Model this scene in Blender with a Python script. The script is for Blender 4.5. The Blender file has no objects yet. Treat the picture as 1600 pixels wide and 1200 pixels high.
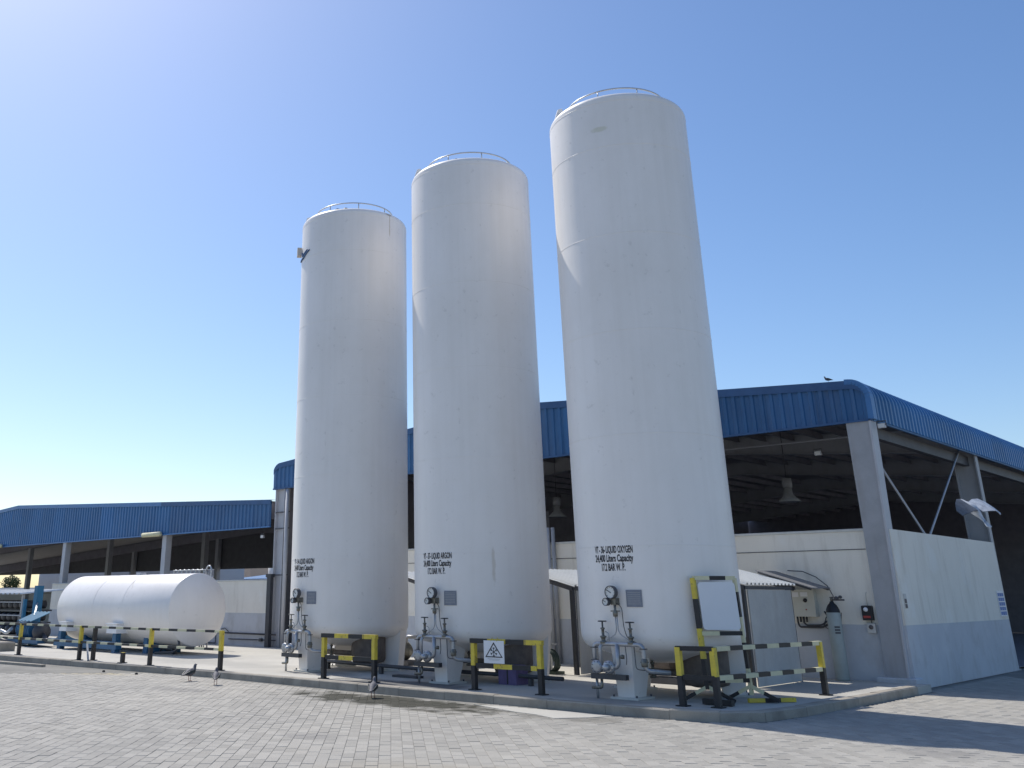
import bpy, math, random
from mathutils import Vector, Matrix, Quaternion
from math import sin, cos, pi, radians as RAD
rnd = random.Random(7)
S = bpy.context.scene
COL = S.collection

# ------------------------------------------------------------------ camera
CAM = Vector((6.54, -20.09, 1.6))
cd = bpy.data.cameras.new('camera')
cam = bpy.data.objects.new('camera', cd); COL.objects.link(cam)
cam.location = CAM
cam.rotation_euler = (RAD(90 + 19.987), 0, RAD(44.655))
cd.sensor_fit = 'HORIZONTAL'; cd.sensor_width = 36.0
cd.lens = 1494.08 / 1600 * 36
cd.shift_x = (800 - 611.0) / 1600
cd.shift_y = (387.8 - 600) / 1600
cd.clip_start = 0.1; cd.clip_end = 6000
S.camera = cam
S.render.resolution_x = 1024; S.render.resolution_y = 768

# ------------------------------------------------------------------ sky and sun
SUN_EL = 52.0
SUN_H = Vector((-0.988, 0.155, 0)).normalized()      # horizontal direction towards the sun
world = bpy.data.worlds.new('World'); S.world = world; world.use_nodes = True
wn = world.node_tree; wn.nodes.clear()
sky = wn.nodes.new('ShaderNodeTexSky'); sky.sky_type = 'NISHITA'
sky.sun_disc = False
sky.sun_elevation = RAD(SUN_EL)
sky.sun_rotation = math.atan2(SUN_H.x, SUN_H.y)
sky.altitude = 0; sky.air_density = 1.0; sky.dust_density = 0.85; sky.ozone_density = 2.5
bg = wn.nodes.new('ShaderNodeBackground'); bg.inputs['Strength'].default_value = 0.108
wo = wn.nodes.new('ShaderNodeOutputWorld')
hs = wn.nodes.new('ShaderNodeHueSaturation'); hs.inputs['Saturation'].default_value = 1.17; hs.inputs['Hue'].default_value = 0.504
wn.links.new(sky.outputs[0], hs.inputs['Color']); wn.links.new(hs.outputs[0], bg.inputs[0]); wn.links.new(bg.outputs[0], wo.inputs[0])
sl = bpy.data.lights.new('sun', 'SUN'); sl.energy = 3.1; sl.angle = RAD(0.53); sl.color = (1.0, 0.95, 0.87)
sun = bpy.data.objects.new('sun', sl); COL.objects.link(sun)
sdir = -(SUN_H * cos(RAD(SUN_EL)) + Vector((0, 0, sin(RAD(SUN_EL)))))
sun.rotation_euler = sdir.to_track_quat('-Z', 'Y').to_euler()
sun.location = (-20, 5, 30)
S.view_settings.view_transform = 'Standard'; S.view_settings.look = 'None'
S.view_settings.exposure = 0.47; S.view_settings.gamma = 1.0
S.view_settings.use_curve_mapping = False

# ------------------------------------------------------------------ materials
M = {}
def mat(name, col, rough=0.6, metal=0.0, var=0.12, scale=3.0, bump=0.0, bscale=40.0, spec=0.5, col2=None, stretch=(1, 1, 1), coord='Object', fine=0.0):
    m = bpy.data.materials.new(name); m.use_nodes = True
    nt = m.node_tree; N = nt.nodes; L = nt.links
    b = N['Principled BSDF']
    b.inputs['Roughness'].default_value = rough; b.inputs['Metallic'].default_value = metal
    b.inputs['Specular IOR Level'].default_value = spec
    tc = N.new('ShaderNodeTexCoord'); mp = N.new('ShaderNodeMapping'); mp.inputs['Scale'].default_value = stretch
    L.new(tc.outputs[coord], mp.inputs[0])
    n1 = N.new('ShaderNodeTexNoise'); n1.inputs['Scale'].default_value = scale; n1.inputs['Detail'].default_value = 7; n1.inputs['Roughness'].default_value = 0.62
    L.new(mp.outputs[0], n1.inputs['Vector'])
    r = N.new('ShaderNodeValToRGB')
    c2 = col2 if col2 else tuple(c * (1 - var * 2) for c in col)
    r.color_ramp.elements[0].position = 0.3; r.color_ramp.elements[0].color = (*c2, 1)
    r.color_ramp.elements[1].position = 0.62; r.color_ramp.elements[1].color = (*col, 1)
    L.new(n1.outputs[0], r.inputs[0])
    out = r.outputs[0]
    if fine:
        n3 = N.new('ShaderNodeTexNoise'); n3.inputs['Scale'].default_value = 90; n3.inputs['Detail'].default_value = 3
        L.new(tc.outputs[coord], n3.inputs['Vector'])
        mr = N.new('ShaderNodeMapRange'); mr.inputs[1].default_value = .3; mr.inputs[2].default_value = .7; mr.inputs[3].default_value = 1 - fine; mr.inputs[4].default_value = 1 + fine
        L.new(n3.outputs[0], mr.inputs[0])
        mx = N.new('ShaderNodeVectorMath'); mx.operation = 'MULTIPLY'
        L.new(out, mx.inputs[0]); L.new(mr.outputs[0], mx.inputs[1]); out = mx.outputs[0]
    L.new(out, b.inputs['Base Color'])
    if bump:
        n2 = N.new('ShaderNodeTexNoise'); n2.inputs['Scale'].default_value = bscale; n2.inputs['Detail'].default_value = 4
        L.new(tc.outputs[coord], n2.inputs['Vector'])
        bp = N.new('ShaderNodeBump'); bp.inputs['Strength'].default_value = bump; bp.inputs['Distance'].default_value = 0.01
        L.new(n2.outputs[0], bp.inputs['Height']); L.new(bp.outputs[0], b.inputs['Normal'])
    M[name] = m
    return m
def nodes(m): return m.node_tree.nodes, m.node_tree.links, m.node_tree.nodes['Principled BSDF']

mat('cream', (0.85, 0.81, 0.72), .85, var=.05, scale=.8, bump=.15, bscale=60, col2=(.79, .75, .66), fine=.03)
mat('dado', (0.57, 0.59, 0.62), .8, var=.06, scale=1.1, bump=.15, bscale=60, col2=(.51, .53, .56), fine=.03)
mat('coping', (0.66, 0.65, 0.60), .8, var=.08, scale=4)
mat('blue', (0.030, 0.135, 0.32), .42, var=.10, scale=.9, col2=(.026, .105, .25))
mat('blue_lighter', (0.034, 0.17, 0.40), .4, var=.06, scale=.9, col2=(.03, .145, .34))
mat('blue_trim', (0.06, 0.20, 0.45), .4, var=.06)
mat('blue_trim_darker', (0.035, 0.11, 0.26), .5, var=.1)
mat('white_sheet', (0.74, 0.76, 0.76), .35, var=.05, scale=2, metal=.15)
mat('steel_grey', (0.40, 0.41, 0.43), .55, var=.08, scale=2.5, fine=.04)
mat('steel_pale', (0.52, 0.53, 0.56), .55, var=.07, scale=2.0, fine=.03)
mat('steel_dark', (0.10, 0.10, 0.11), .6, var=.12)
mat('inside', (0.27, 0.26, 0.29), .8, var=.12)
mat('roofing', (0.36, 0.36, 0.38), .6, var=.1)
mat('pipe', (0.45, 0.46, 0.48), .38, metal=.55, var=.14, scale=9)
mat('brass', (0.23, 0.22, 0.19), .4, metal=.6, var=.2, scale=12)
mat('pipe_dark', (0.06, 0.062, 0.07), .5, var=.15)
mat('rusty', (0.17, 0.14, 0.12), .8, var=.25, scale=6, col2=(.10, .085, .075))
mat('galv', (0.50, 0.52, 0.54), .4, metal=.5, var=.1, scale=8)
mat('yellow', (0.74, 0.58, 0.06), .5, var=.10, scale=7, col2=(.56, .43, .07))
mat('pale_yellow', (0.72, 0.68, 0.45), .55, var=.08, scale=7)
mat('black', (0.022, 0.022, 0.026), .5, var=.15, scale=8)
mat('ink', (0.015, 0.015, 0.022), .6, var=.05)
mat('plate', (0.24, 0.26, 0.31), .45, metal=.2, var=.1, scale=14)
mat('dial', (0.75, 0.75, 0.72), .4, var=.03)
mat('board', (0.80, 0.81, 0.83), .5, var=.02)
mat('panel', (0.52, 0.52, 0.50), .8, var=.09, scale=2.2, col2=(.44, .44, .43), fine=.06)
mat('box_beige', (0.60, 0.54, 0.48), .6, var=.04)
mat('mark_blue', (0.03, 0.10, 0.24), .5, var=.05)
mat('skid_blue', (0.03, 0.13, 0.26), .5, var=.12, scale=4)
mat('machine_blue', (0.05, 0.20, 0.33), .75, var=.1, scale=4)
mat('cabinet', (0.60, 0.60, 0.54), .5, var=.04)
mat('awning', (0.20, 0.20, 0.21), .6, var=.1)
mat('cylinder_green', (0.38, 0.43, 0.42), .5, var=.08, scale=5)
mat('kerb', (0.38, 0.345, 0.29), .9, var=.14, scale=3, bump=.3, bscale=50, fine=.06)
mat('red', (0.42, 0.06, 0.05), .5, var=.08)
mat('paper', (0.62, 0.60, 0.56), .7, var=.03)
mat('notice_blue', (0.12, 0.22, 0.50), .6, var=.05)
mat('poster_dark', (0.12, 0.10, 0.10), .6, var=.1)
mat('pigeon', (0.13, 0.13, 0.15), .7, var=.3, scale=14, col2=(.05, .05, .065))
mat('pigeon_neck', (0.035, 0.05, 0.055), .45, var=.2, scale=20)
mat('dove', (0.62, 0.64, 0.67), .7, var=.18, scale=18, col2=(.34, .36, .40))
mat('dove_dark', (0.14, 0.15, 0.17), .7, var=.2, scale=18)
mat('bird_leg', (0.30, 0.10, 0.08), .6)
mat('purple_cloth', (0.16, 0.12, 0.24), .8, var=.15, scale=6)
mat('hose_green', (0.05, 0.075, 0.06), .6, var=.15)
mat('lamp_glass', (0.70, 0.70, 0.68), .3, var=.03)
mat('bark', (0.10, 0.075, 0.05), .9, var=.2, scale=8)
mat('leaf', (0.06, 0.09, 0.035), .7, var=.25, scale=2)
mat('beige_far', (0.52, 0.42, 0.34), .85, var=.06, scale=.5)
mat('white_wall', (0.66, 0.66, 0.66), .85, var=.05, scale=.4, col2=(.58, .58, .59))
mat('window_glass', (0.05, 0.06, 0.07), .15, var=.05)
mat('stone_dark', (0.04, 0.04, 0.04), .9)

def streaks(m, col, st, xy=3.0, zz=.25, lo=.5, hi=.75, coord='Object', sc=1.5):
    """run-off marks: noise drawn out along z"""
    N, L, b = nodes(m); src = b.inputs['Base Color'].links[0].from_socket
    tc = N.new('ShaderNodeTexCoord'); mp = N.new('ShaderNodeMapping'); mp.inputs['Scale'].default_value = (xy, xy, zz); L.new(tc.outputs[coord], mp.inputs[0])
    n = N.new('ShaderNodeTexNoise'); n.inputs['Scale'].default_value = sc; n.inputs['Detail'].default_value = 8; n.inputs['Roughness'].default_value = .65; L.new(mp.outputs[0], n.inputs['Vector'])
    k = N.new('ShaderNodeMapRange'); k.inputs[1].default_value = lo; k.inputs[2].default_value = hi; k.inputs[4].default_value = st; L.new(n.outputs[0], k.inputs[0])
    mx = N.new('ShaderNodeMix'); mx.data_type = 'RGBA'; mx.inputs['B'].default_value = (*col, 1)
    L.new(k.outputs[0], mx.inputs['Factor']); L.new(src, mx.inputs['A']); L.new(mx.outputs['Result'], b.inputs['Base Color'])
def per_object(m, lo, hi):
    """each sheet a little lighter or darker than its neighbour"""
    N, L, b = nodes(m); src = b.inputs['Base Color'].links[0].from_socket
    oi = N.new('ShaderNodeObjectInfo'); k = N.new('ShaderNodeMapRange'); k.inputs[3].default_value = lo; k.inputs[4].default_value = hi; L.new(oi.outputs['Random'], k.inputs[0])
    v = N.new('ShaderNodeVectorMath'); v.operation = 'MULTIPLY'; L.new(src, v.inputs[0]); L.new(k.outputs[0], v.inputs[1]); L.new(v.outputs[0], b.inputs['Base Color'])
streaks(M['cream'], (.46, .41, .33), .5, 2.2, .35, .52, .8)
streaks(M['cream'], (.86, .84, .78), .6, .8, .8, .55, .62, sc=.9)
streaks(M['dado'], (.36, .35, .33), .55, 1.6, .9, .5, .75)
streaks(M['dado'], (.60, .62, .64), .6, .9, .9, .56, .62, sc=1.1)
for k_ in ('blue', 'blue_lighter'):
    streaks(M[k_], (.16, .22, .32), .35, 3.5, .3, .5, .8); per_object(M[k_], .86, 1.12)
streaks(M['steel_grey'], (.26, .22, .19), .4, 3, .3, .55, .8); streaks(M['steel_pale'], (.36, .32, .29), .35, 3, .3, .55, .8)
streaks(M['panel'], (.36, .34, .31), .5, 2.5, .4, .5, .75)
streaks(M['yellow'], (.20, .14, .08), .7, 9, 5, .60, .66); streaks(M['kerb'], (.22, .20, .17), .7, 1.5, 1.5, .48, .7)
def tank_paint(name, stains):
    """white enamel, dusty, with faint vertical run marks; stains = (theta_deg, z, half width m, half height m, colour, strength)"""
    m = mat(name, (0.90, 0.86, 0.825), .40, var=.03, scale=.7, col2=(.85, .81, .77), stretch=(1, 1, .6), fine=.012)
    N, L, b = nodes(m)
    src = b.inputs['Base Color'].links[0].from_socket
    tc = N.new('ShaderNodeTexCoord')
    # run marks: noise stretched along z
    mp = N.new('ShaderNodeMapping'); mp.inputs['Scale'].default_value = (5, 5, .12); L.new(tc.outputs['Object'], mp.inputs[0])
    n = N.new('ShaderNodeTexNoise'); n.inputs['Scale'].default_value = 1.6; n.inputs['Detail'].default_value = 5; L.new(mp.outputs[0], n.inputs['Vector'])
    mr = N.new('ShaderNodeMapRange'); mr.inputs[1].default_value = .42; mr.inputs[2].default_value = .75; mr.inputs[3].default_value = 0; mr.inputs[4].default_value = .10
    L.new(n.outputs[0], mr.inputs[0])
    mix = N.new('ShaderNodeMix'); mix.data_type = 'RGBA'; mix.inputs['B'].default_value = (.56, .51, .44, 1)
    L.new(mr.outputs[0], mix.inputs['Factor']); L.new(src, mix.inputs['A'])
    out = mix.outputs['Result']
    sep = N.new('ShaderNodeSeparateXYZ'); L.new(tc.outputs['Object'], sep.inputs[0])
    for th, z, hw, hh, col, st in stains:
        a = RAD(th)
        # tangential coordinate and height, distorted by noise
        dot = N.new('ShaderNodeVectorMath'); dot.operation = 'DOT_PRODUCT'; dot.inputs[1].default_value = (-sin(a), cos(a), 0); L.new(tc.outputs['Object'], dot.inputs[0])
        rad_ = N.new('ShaderNodeVectorMath'); rad_.operation = 'DOT_PRODUCT'; rad_.inputs[1].default_value = (cos(a), sin(a), 0); L.new(tc.outputs['Object'], rad_.inputs[0])
        nn = N.new('ShaderNodeTexNoise'); nn.inputs['Scale'].default_value = 6; nn.inputs['Detail'].default_value = 5; L.new(tc.outputs['Object'], nn.inputs['Vector'])
        def mth(op, a_, b_=None):
            k = N.new('ShaderNodeMath'); k.operation = op
            for i, v in enumerate((a_, b_)):
                if v is None: continue
                if hasattr(v, 'links'): L.new(v, k.inputs[i])
                else: k.inputs[i].default_value = v
            return k.outputs[0]
        u = mth('DIVIDE', dot.outputs['Value'], hw); v = mth('DIVIDE', mth('SUBTRACT', sep.outputs['Z'], z), hh)
        d = mth('ADD', mth('MULTIPLY', u, u), mth('MULTIPLY', v, v))
        d = mth('ADD', d, mth('MULTIPLY', mth('SUBTRACT', nn.outputs[0], .5), 2.4))
        k = N.new('ShaderNodeMapRange'); k.inputs[1].default_value = 1.1; k.inputs[2].default_value = 0.2; k.inputs[3].default_value = 0; k.inputs[4].default_value = st
        L.new(d, k.inputs[0])
        side = mth('GREATER_THAN', rad_.outputs['Value'], .5)
        f = mth('MULTIPLY', k.outputs[0], side)
        mx = N.new('ShaderNodeMix'); mx.data_type = 'RGBA'; mx.inputs['B'].default_value = (*col, 1)
        L.new(f, mx.inputs['Factor']); L.new(out, mx.inputs['A']); out = mx.outputs['Result']
    L.new(out, b.inputs['Base Color'])
    # shallow waves and orange peel of rolled plate
    w1 = N.new('ShaderNodeTexNoise'); w1.inputs['Scale'].default_value = 1.1; w1.inputs['Detail'].default_value = 2; L.new(tc.outputs['Object'], w1.inputs['Vector'])
    bp = N.new('ShaderNodeBump'); bp.inputs['Strength'].default_value = .35; bp.inputs['Distance'].default_value = .03; L.new(w1.outputs[0], bp.inputs['Height']); L.new(bp.outputs[0], b.inputs['Normal'])
    # scuffs and chips
    streaks(m, (.45, .42, .38), .35, 2.2, 2.2, .62, .72, sc=3.0)
    streaks(m, (.70, .66, .60), .3, .7, .5, .45, .75, sc=1.0)
    return m
tank_paint('tank_white', [(-150, 8.9, .05, .5, (.50, .40, .29), .5), (-40, 2.0, .04, .35, (.52, .44, .33), .45)])
tank_paint('tank_paint_a', [(0.4, 10.2, .10, .05, (.45, .36, .22), .8), (2.0, 9.9, .02, .35, (.50, .40, .28), .6)])
tank_paint('tank_paint_c', [(-74.1, 9.54, .17, .055, (.55, .54, .34), .5)])

def ground_mask(m, cx, cy, rx, ry, col, st, amp=1.6, nsc=1.2):
    """a stain on the ground with an outline of its own (damp, algae, sand), in world coordinates"""
    N, L, b = nodes(m)
    src = b.inputs['Base Color'].links[0].from_socket
    g = N.new('ShaderNodeNewGeometry')
    mp = N.new('ShaderNodeMapping'); mp.vector_type = 'POINT'
    mp.inputs['Location'].default_value = (-cx / rx, -cy / ry, 0); mp.inputs['Scale'].default_value = (1 / rx, 1 / ry, 0)
    L.new(g.outputs['Position'], mp.inputs[0])
    ln = N.new('ShaderNodeVectorMath'); ln.operation = 'LENGTH'; L.new(mp.outputs[0], ln.inputs[0])
    nn = N.new('ShaderNodeTexNoise'); nn.inputs['Scale'].default_value = nsc; nn.inputs['Detail'].default_value = 7; L.new(g.outputs['Position'], nn.inputs['Vector'])
    a = N.new('ShaderNodeMath'); a.operation = 'MULTIPLY_ADD'; a.inputs[1].default_value = amp; L.new(nn.outputs[0], a.inputs[0]); L.new(ln.outputs['Value'], a.inputs[2])
    k = N.new('ShaderNodeMapRange'); k.inputs[1].default_value = 1.0 + amp * .5; k.inputs[2].default_value = .55 + amp * .5; k.inputs[3].default_value = 0; k.inputs[4].default_value = st
    L.new(a.outputs[0], k.inputs[0])
    mx = N.new('ShaderNodeMix'); mx.data_type = 'RGBA'; mx.inputs['B'].default_value = (*col, 1)
    L.new(k.outputs[0], mx.inputs['Factor']); L.new(src, mx.inputs['A']); L.new(mx.outputs['Result'], b.inputs['Base Color'])

mat('concrete', (0.50, 0.48, 0.43), .9, var=.1, scale=.6, bump=.25, bscale=30, coord='Object', col2=(.42, .40, .36), fine=.05)
ground_mask(M['concrete'], -6.6, -6.6, 1.9, .7, (.075, .075, .08), .85)
ground_mask(M['concrete'], -14.0, -5.6, 3.5, .9, (.33, .32, .29), .6, nsc=.8)
ground_mask(M['concrete'], -.9, -3.0, 1.2, 2.2, (.34, .33, .30), .6)
ground_mask(M['concrete'], -2.6, -6.5, 1.2, .45, (.20, .20, .19), .6)
ground_mask(M['concrete'], -9.3, -6.0, 1.1, .5, (.22, .21, .19), .5)
# paving blocks: tint attribute per block
def paver_mat(name, base, base2):
    m = mat(name, base, .85, var=.1, scale=.35, bump=.3, bscale=45, coord='Generated', fine=.0, spec=.18)
    N, L, b = nodes(m)
    for l in list(b.inputs['Base Color'].links): L.remove(l)
    g = N.new('ShaderNodeNewGeometry')
    n = N.new('ShaderNodeTexNoise'); n.inputs['Scale'].default_value = .30; n.inputs['Detail'].default_value = 5; L.new(g.outputs['Position'], n.inputs['Vector'])
    r = N.new('ShaderNodeValToRGB'); r.color_ramp.elements[0].position = .35; r.color_ramp.elements[0].color = (*base2, 1); r.color_ramp.elements[1].position = .65; r.color_ramp.elements[1].color = (*base, 1)
    L.new(n.outputs[0], r.inputs[0])
    at = N.new('ShaderNodeAttribute'); at.attribute_name = 'tint'
    mp = N.new('ShaderNodeMapRange'); mp.inputs[3].default_value = .89; mp.inputs[4].default_value = 1.10; L.new(at.outputs['Fac'], mp.inputs[0])
    n3 = N.new('ShaderNodeTexNoise'); n3.inputs['Scale'].default_value = 60; n3.inputs['Detail'].default_value = 3; L.new(g.outputs['Position'], n3.inputs['Vector'])
    m3 = N.new('ShaderNodeMapRange'); m3.inputs[1].default_value = .3; m3.inputs[2].default_value = .7; m3.inputs[3].default_value = .9; m3.inputs[4].default_value = 1.1; L.new(n3.outputs[0], m3.inputs[0])
    a = N.new('ShaderNodeVectorMath'); a.operation = 'MULTIPLY'; L.new(r.outputs[0], a.inputs[0]); L.new(mp.outputs[0], a.inputs[1])
    c = N.new('ShaderNodeVectorMath'); c.operation = 'MULTIPLY'; L.new(a.outputs[0], c.inputs[0]); L.new(m3.outputs[0], c.inputs[1])
    L.new(c.outputs[0], b.inputs['Base Color'])
    for nd in N:
        if nd.type == 'BUMP':
            nd.inputs['Strength'].default_value = .25
    return m
paver_mat('paver', (0.385, 0.365, 0.325), (0.335, 0.32, 0.29))
ground_mask(M['paver'], -5.4, -7.95, 2.7, .85, (.03, .03, .02), .9, amp=2.0, nsc=2.6)
ground_mask(M['paver'], -2.2, -7.7, 1.4, .45, (.16, .15, .13), .6, amp=1.9, nsc=1.4)
ground_mask(M['paver'], 1.0, -12.5, 3.5, 1.2, (.36, .32, .25), .5, amp=1.6, nsc=.7)
ground_mask(M['paver'], -15.6, -8.2, 2.4, .8, (.42, .35, .20), .6)
for ox, oy, r1, r2 in ((-3.2, -11.6, .5, .3), (-9.6, -9.2, .8, .4), (2.6, -7.6, .5, .5)):
    ground_mask(M['paver'], ox, oy, r1, r2, (.22, .21, .20), .5, amp=1.5, nsc=2.6)
mat('joint_sand', (0.25, 0.24, 0.215), .95, var=.2, scale=.8, bump=.4, bscale=30)
ground_mask(M['joint_sand'], -5.6, -7.8, 2.2, .5, (.05, .05, .035), .9, amp=1.9, nsc=1.6)
mat('far_ground', (0.36, 0.34, 0.30), .95, var=.12, scale=.05, col2=(.30, .28, .24))

# ------------------------------------------------------------------ mesh builder
class MB:
    def __init__(s): s.v = []; s.f = []; s.m = []; s.s = []
    def face(s, idx, m=0, sm=False): s.f.append(tuple(idx)); s.m.append(m); s.s.append(sm)
    def add(s, pts): i = len(s.v); s.v += [tuple(p) for p in pts]; return i
    def hexa(s, p, m=0):                       # 8 points: bottom 4 ccw, top 4 ccw
        i = s.add(p)
        for q in ((3, 2, 1, 0), (4, 5, 6, 7), (0, 1, 5, 4), (1, 2, 6, 5), (2, 3, 7, 6), (3, 0, 4, 7)): s.face([i + k for k in q], m)
        return s
    def box(s, x0, x1, y0, y1, z0, z1, m=0):
        return s.hexa([(x0, y0, z0), (x1, y0, z0), (x1, y1, z0), (x0, y1, z0), (x0, y0, z1), (x1, y0, z1), (x1, y1, z1), (x0, y1, z1)], m)
    def cbox(s, x0, x1, y0, y1, z0, z1, c=.01, m=0):    # box with chamfered top rim
        a = s.add([(x0, y0, z0), (x1, y0, z0), (x1, y1, z0), (x0, y1, z0), (x0, y0, z1 - c), (x1, y0, z1 - c), (x1, y1, z1 - c), (x0, y1, z1 - c),
                   (x0 + c, y0 + c, z1), (x1 - c, y0 + c, z1), (x1 - c, y1 - c, z1), (x0 + c, y1 - c, z1)])
        s.face((a + 3, a + 2, a + 1, a), m); s.face((a + 8, a + 9, a + 10, a + 11), m)
        for k in range(4):
            n = (k + 1) % 4
            s.face((a + k, a + n, a + 4 + n, a + 4 + k), m); s.face((a + 4 + k, a + 4 + n, a + 8 + n, a + 8 + k), m)
        return s
    def bar(s, p, q, w, h, m=0, up=(0, 0, 1)):   # rectangular bar between two points
        p = Vector(p); q = Vector(q); d = (q - p).normalized(); u = Vector(up)
        if abs(d.dot(u)) > .98: u = Vector((0, 1, 0))
        r = d.cross(u).normalized(); u = r.cross(d)
        a, b = r * w / 2, u * h / 2
        return s.hexa([p - a - b, p + a - b, q + a - b, q - a - b, p - a + b, p + a + b, q + a + b, q - a + b], m)
    def tube(s, path, r, n=10, m=0, closed=False, caps=True, sm=True):
        P = [Vector(p) for p in path]; k = len(P)
        rr = r if isinstance(r, (list, tuple)) else [r] * k
        T = []
        for i in range(k):
            a = P[(i - 1) % k] if (closed or i) else P[i]; b = P[(i + 1) % k] if (closed or i < k - 1) else P[i]
            T.append((b - a).normalized())
        u = Vector((0, 0, 1)) if abs(T[0].z) < .9 else Vector((1, 0, 0))
        u = (u - T[0] * u.dot(T[0])).normalized()
        rings = []
        for i in range(k):
            u = (u - T[i] * u.dot(T[i])); u = u.normalized() if u.length > 1e-6 else Vector((1, 0, 0))
            w = T[i].cross(u)
            rings.append(s.add([P[i] + (u * cos(2 * pi * j / n) + w * sin(2 * pi * j / n)) * rr[i] for j in range(n)]))
        for i in range(k if closed else k - 1):
            a, b = rings[i], rings[(i + 1) % k]
            for j in range(n):
                j2 = (j + 1) % n
                s.face((a + j, a + j2, b + j2, b + j), m, sm)
        if caps and not closed:
            s.face([rings[0] + j for j in range(n)][::-1], m); s.face([rings[-1] + j for j in range(n)], m)
        return s
    def cyl(s, p, q, r, n=16, m=0, r2=None): return s.tube([p, q], [r, r if r2 is None else r2], n, m)
    def lathe(s, prof, n=48, c=(0, 0, 0), axis='z', m=0, sm=True):    # prof: (radius, height)
        rings = []
        for r, h in prof:
            pts = []
            for j in range(1 if r < 1e-6 else n):
                a = 2 * pi * j / n
                p = (r * cos(a), r * sin(a), h)
                if axis == 'x': p = (h, r * cos(a), r * sin(a))
                elif axis == 'y': p = (r * sin(a), h, r * cos(a))
                pts.append((p[0] + c[0], p[1] + c[1], p[2] + c[2]))
            rings.append((s.add(pts), len(pts)))
        for (a, na), (b, nb) in zip(rings, rings[1:]):
            for j in range(n):
                j2 = (j + 1) % n
                if na == 1: s.face((a, b + j2, b + j), m, sm)
                elif nb == 1: s.face((a + j, a + j2, b), m, sm)
                else: s.face((a + j, a + j2, b + j2, b + j), m, sm)
        return s
    def poly(s, pts, z0, z1, m=0):                  # vertical prism of a ccw outline
        n = len(pts); a = s.add([(x, y, z0) for x, y in pts]); b = s.add([(x, y, z1) for x, y in pts])
        s.face([a + i for i in range(n)][::-1], m); s.face([b + i for i in range(n)], m)
        for i in range(n): j = (i + 1) % n; s.face((a + i, a + j, b + j, b + i), m)
        return s
    def ext(s, pts, d, m=0):                         # prism: 3-D outline pushed along d
        n = len(pts); d = Vector(d); a = s.add(pts); b = s.add([Vector(p) + d for p in pts])
        s.face([a + i for i in range(n)][::-1], m); s.face([b + i for i in range(n)], m)
        for i in range(n): j = (i + 1) % n; s.face((a + i, a + j, b + j, b + i), m)
        return s
    def strip(s, A, B, m=0, sm=False):               # surface between two polylines
        n = len(A); a = s.add(A); b = s.add(B)
        for i in range(n - 1): s.face((a + i, a + i + 1, b + i + 1, b + i), m, sm)
        return s
    def mesh(s, name, off=(0, 0, 0)):
        me = bpy.data.meshes.new(name); ox, oy, oz = off
        me.from_pydata([(x - ox, y - oy, z - oz) for x, y, z in s.v], [], s.f)
        me.polygons.foreach_set('material_index', s.m); me.polygons.foreach_set('use_smooth', s.s)
        me.update(); return me
    def build(s, name, mats, parent=None, loc=None, kind=None):
        if isinstance(mats, str): mats = [mats]
        off = wloc(parent) if parent is not None else Vector((0, 0, 0))
        own = Vector(loc) if loc is not None else Vector((0, 0, 0))
        me = s.mesh(name, (off + own) if parent is not None else own)
        for k in mats: me.materials.append(M[k])
        o = bpy.data.objects.new(name, me); COL.objects.link(o)
        o.parent = parent; o.location = own
        if kind: o['kind'] = kind
        return o
def wloc(o):
    p = Vector((0, 0, 0))
    while o is not None: p += o.location; o = o.parent
    return p
def thing(name, label, cat, loc, group=None):
    o = bpy.data.objects.new(name, None); COL.objects.link(o); o.location = loc; o.empty_display_size = .3
    return tag(o, label, cat, group)
def tag(o, label=None, cat=None, group=None, kind=None):
    if label: o['label'] = label
    if cat: o['category'] = cat
    if group: o['group'] = group
    if kind: o['kind'] = kind
    return o
def copy_tree(o, parent=None):
    c = o.copy(); COL.objects.link(c); c.parent = parent
    for ch in list(o.children): copy_tree(ch, c)
    return c
def arc(c, r, a0, a1, n, ax=0, ay=2):
    out = []
    for i in range(n + 1):
        a = RAD(a0 + (a1 - a0) * i / n); p = list(c); p[ax] += r * cos(a); p[ay] += r * sin(a); out.append(tuple(p))
    return out
def bend(path, r=.06, n=5):                        # round the corners of a polyline
    P = [Vector(p) for p in path]; out = [P[0]]
    for i in range(1, len(P) - 1):
        a = (P[i - 1] - P[i]); b = (P[i + 1] - P[i]); k = min(r, a.length * .49, b.length * .49)
        p0 = P[i] + a.normalized() * k; p1 = P[i] + b.normalized() * k
        for j in range(n + 1):
            t = j / n; out.append((1 - t) ** 2 * p0 + 2 * t * (1 - t) * P[i] + t * t * p1)
    out.append(P[-1]); return out

def text_mesh(s, size, width=None, squeeze=1.0, bold=.028, align='CENTER'):
    cu = bpy.data.curves.new('t', 'FONT'); cu.body = s; cu.size = size; cu.align_x = align; cu.offset = bold * size
    cu.resolution_u = 3
    o = bpy.data.objects.new('t', cu); COL.objects.link(o)
    dg = bpy.context.evaluated_depsgraph_get(); me = bpy.data.meshes.new_from_object(o.evaluated_get(dg))
    vs = [tuple(v.co) for v in me.vertices]; fs = [tuple(p.vertices) for p in me.polygons]
    bpy.data.objects.remove(o); bpy.data.curves.remove(cu); bpy.data.meshes.remove(me)
    xs = [v[0] for v in vs]; w = max(xs) - min(xs); mid = (max(xs) + min(xs)) / 2
    k = (width / w) if width else squeeze
    if align == 'LEFT': mid = min(xs)
    return [((v[0] - mid) * k, v[1]) for v in vs], fs

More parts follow.
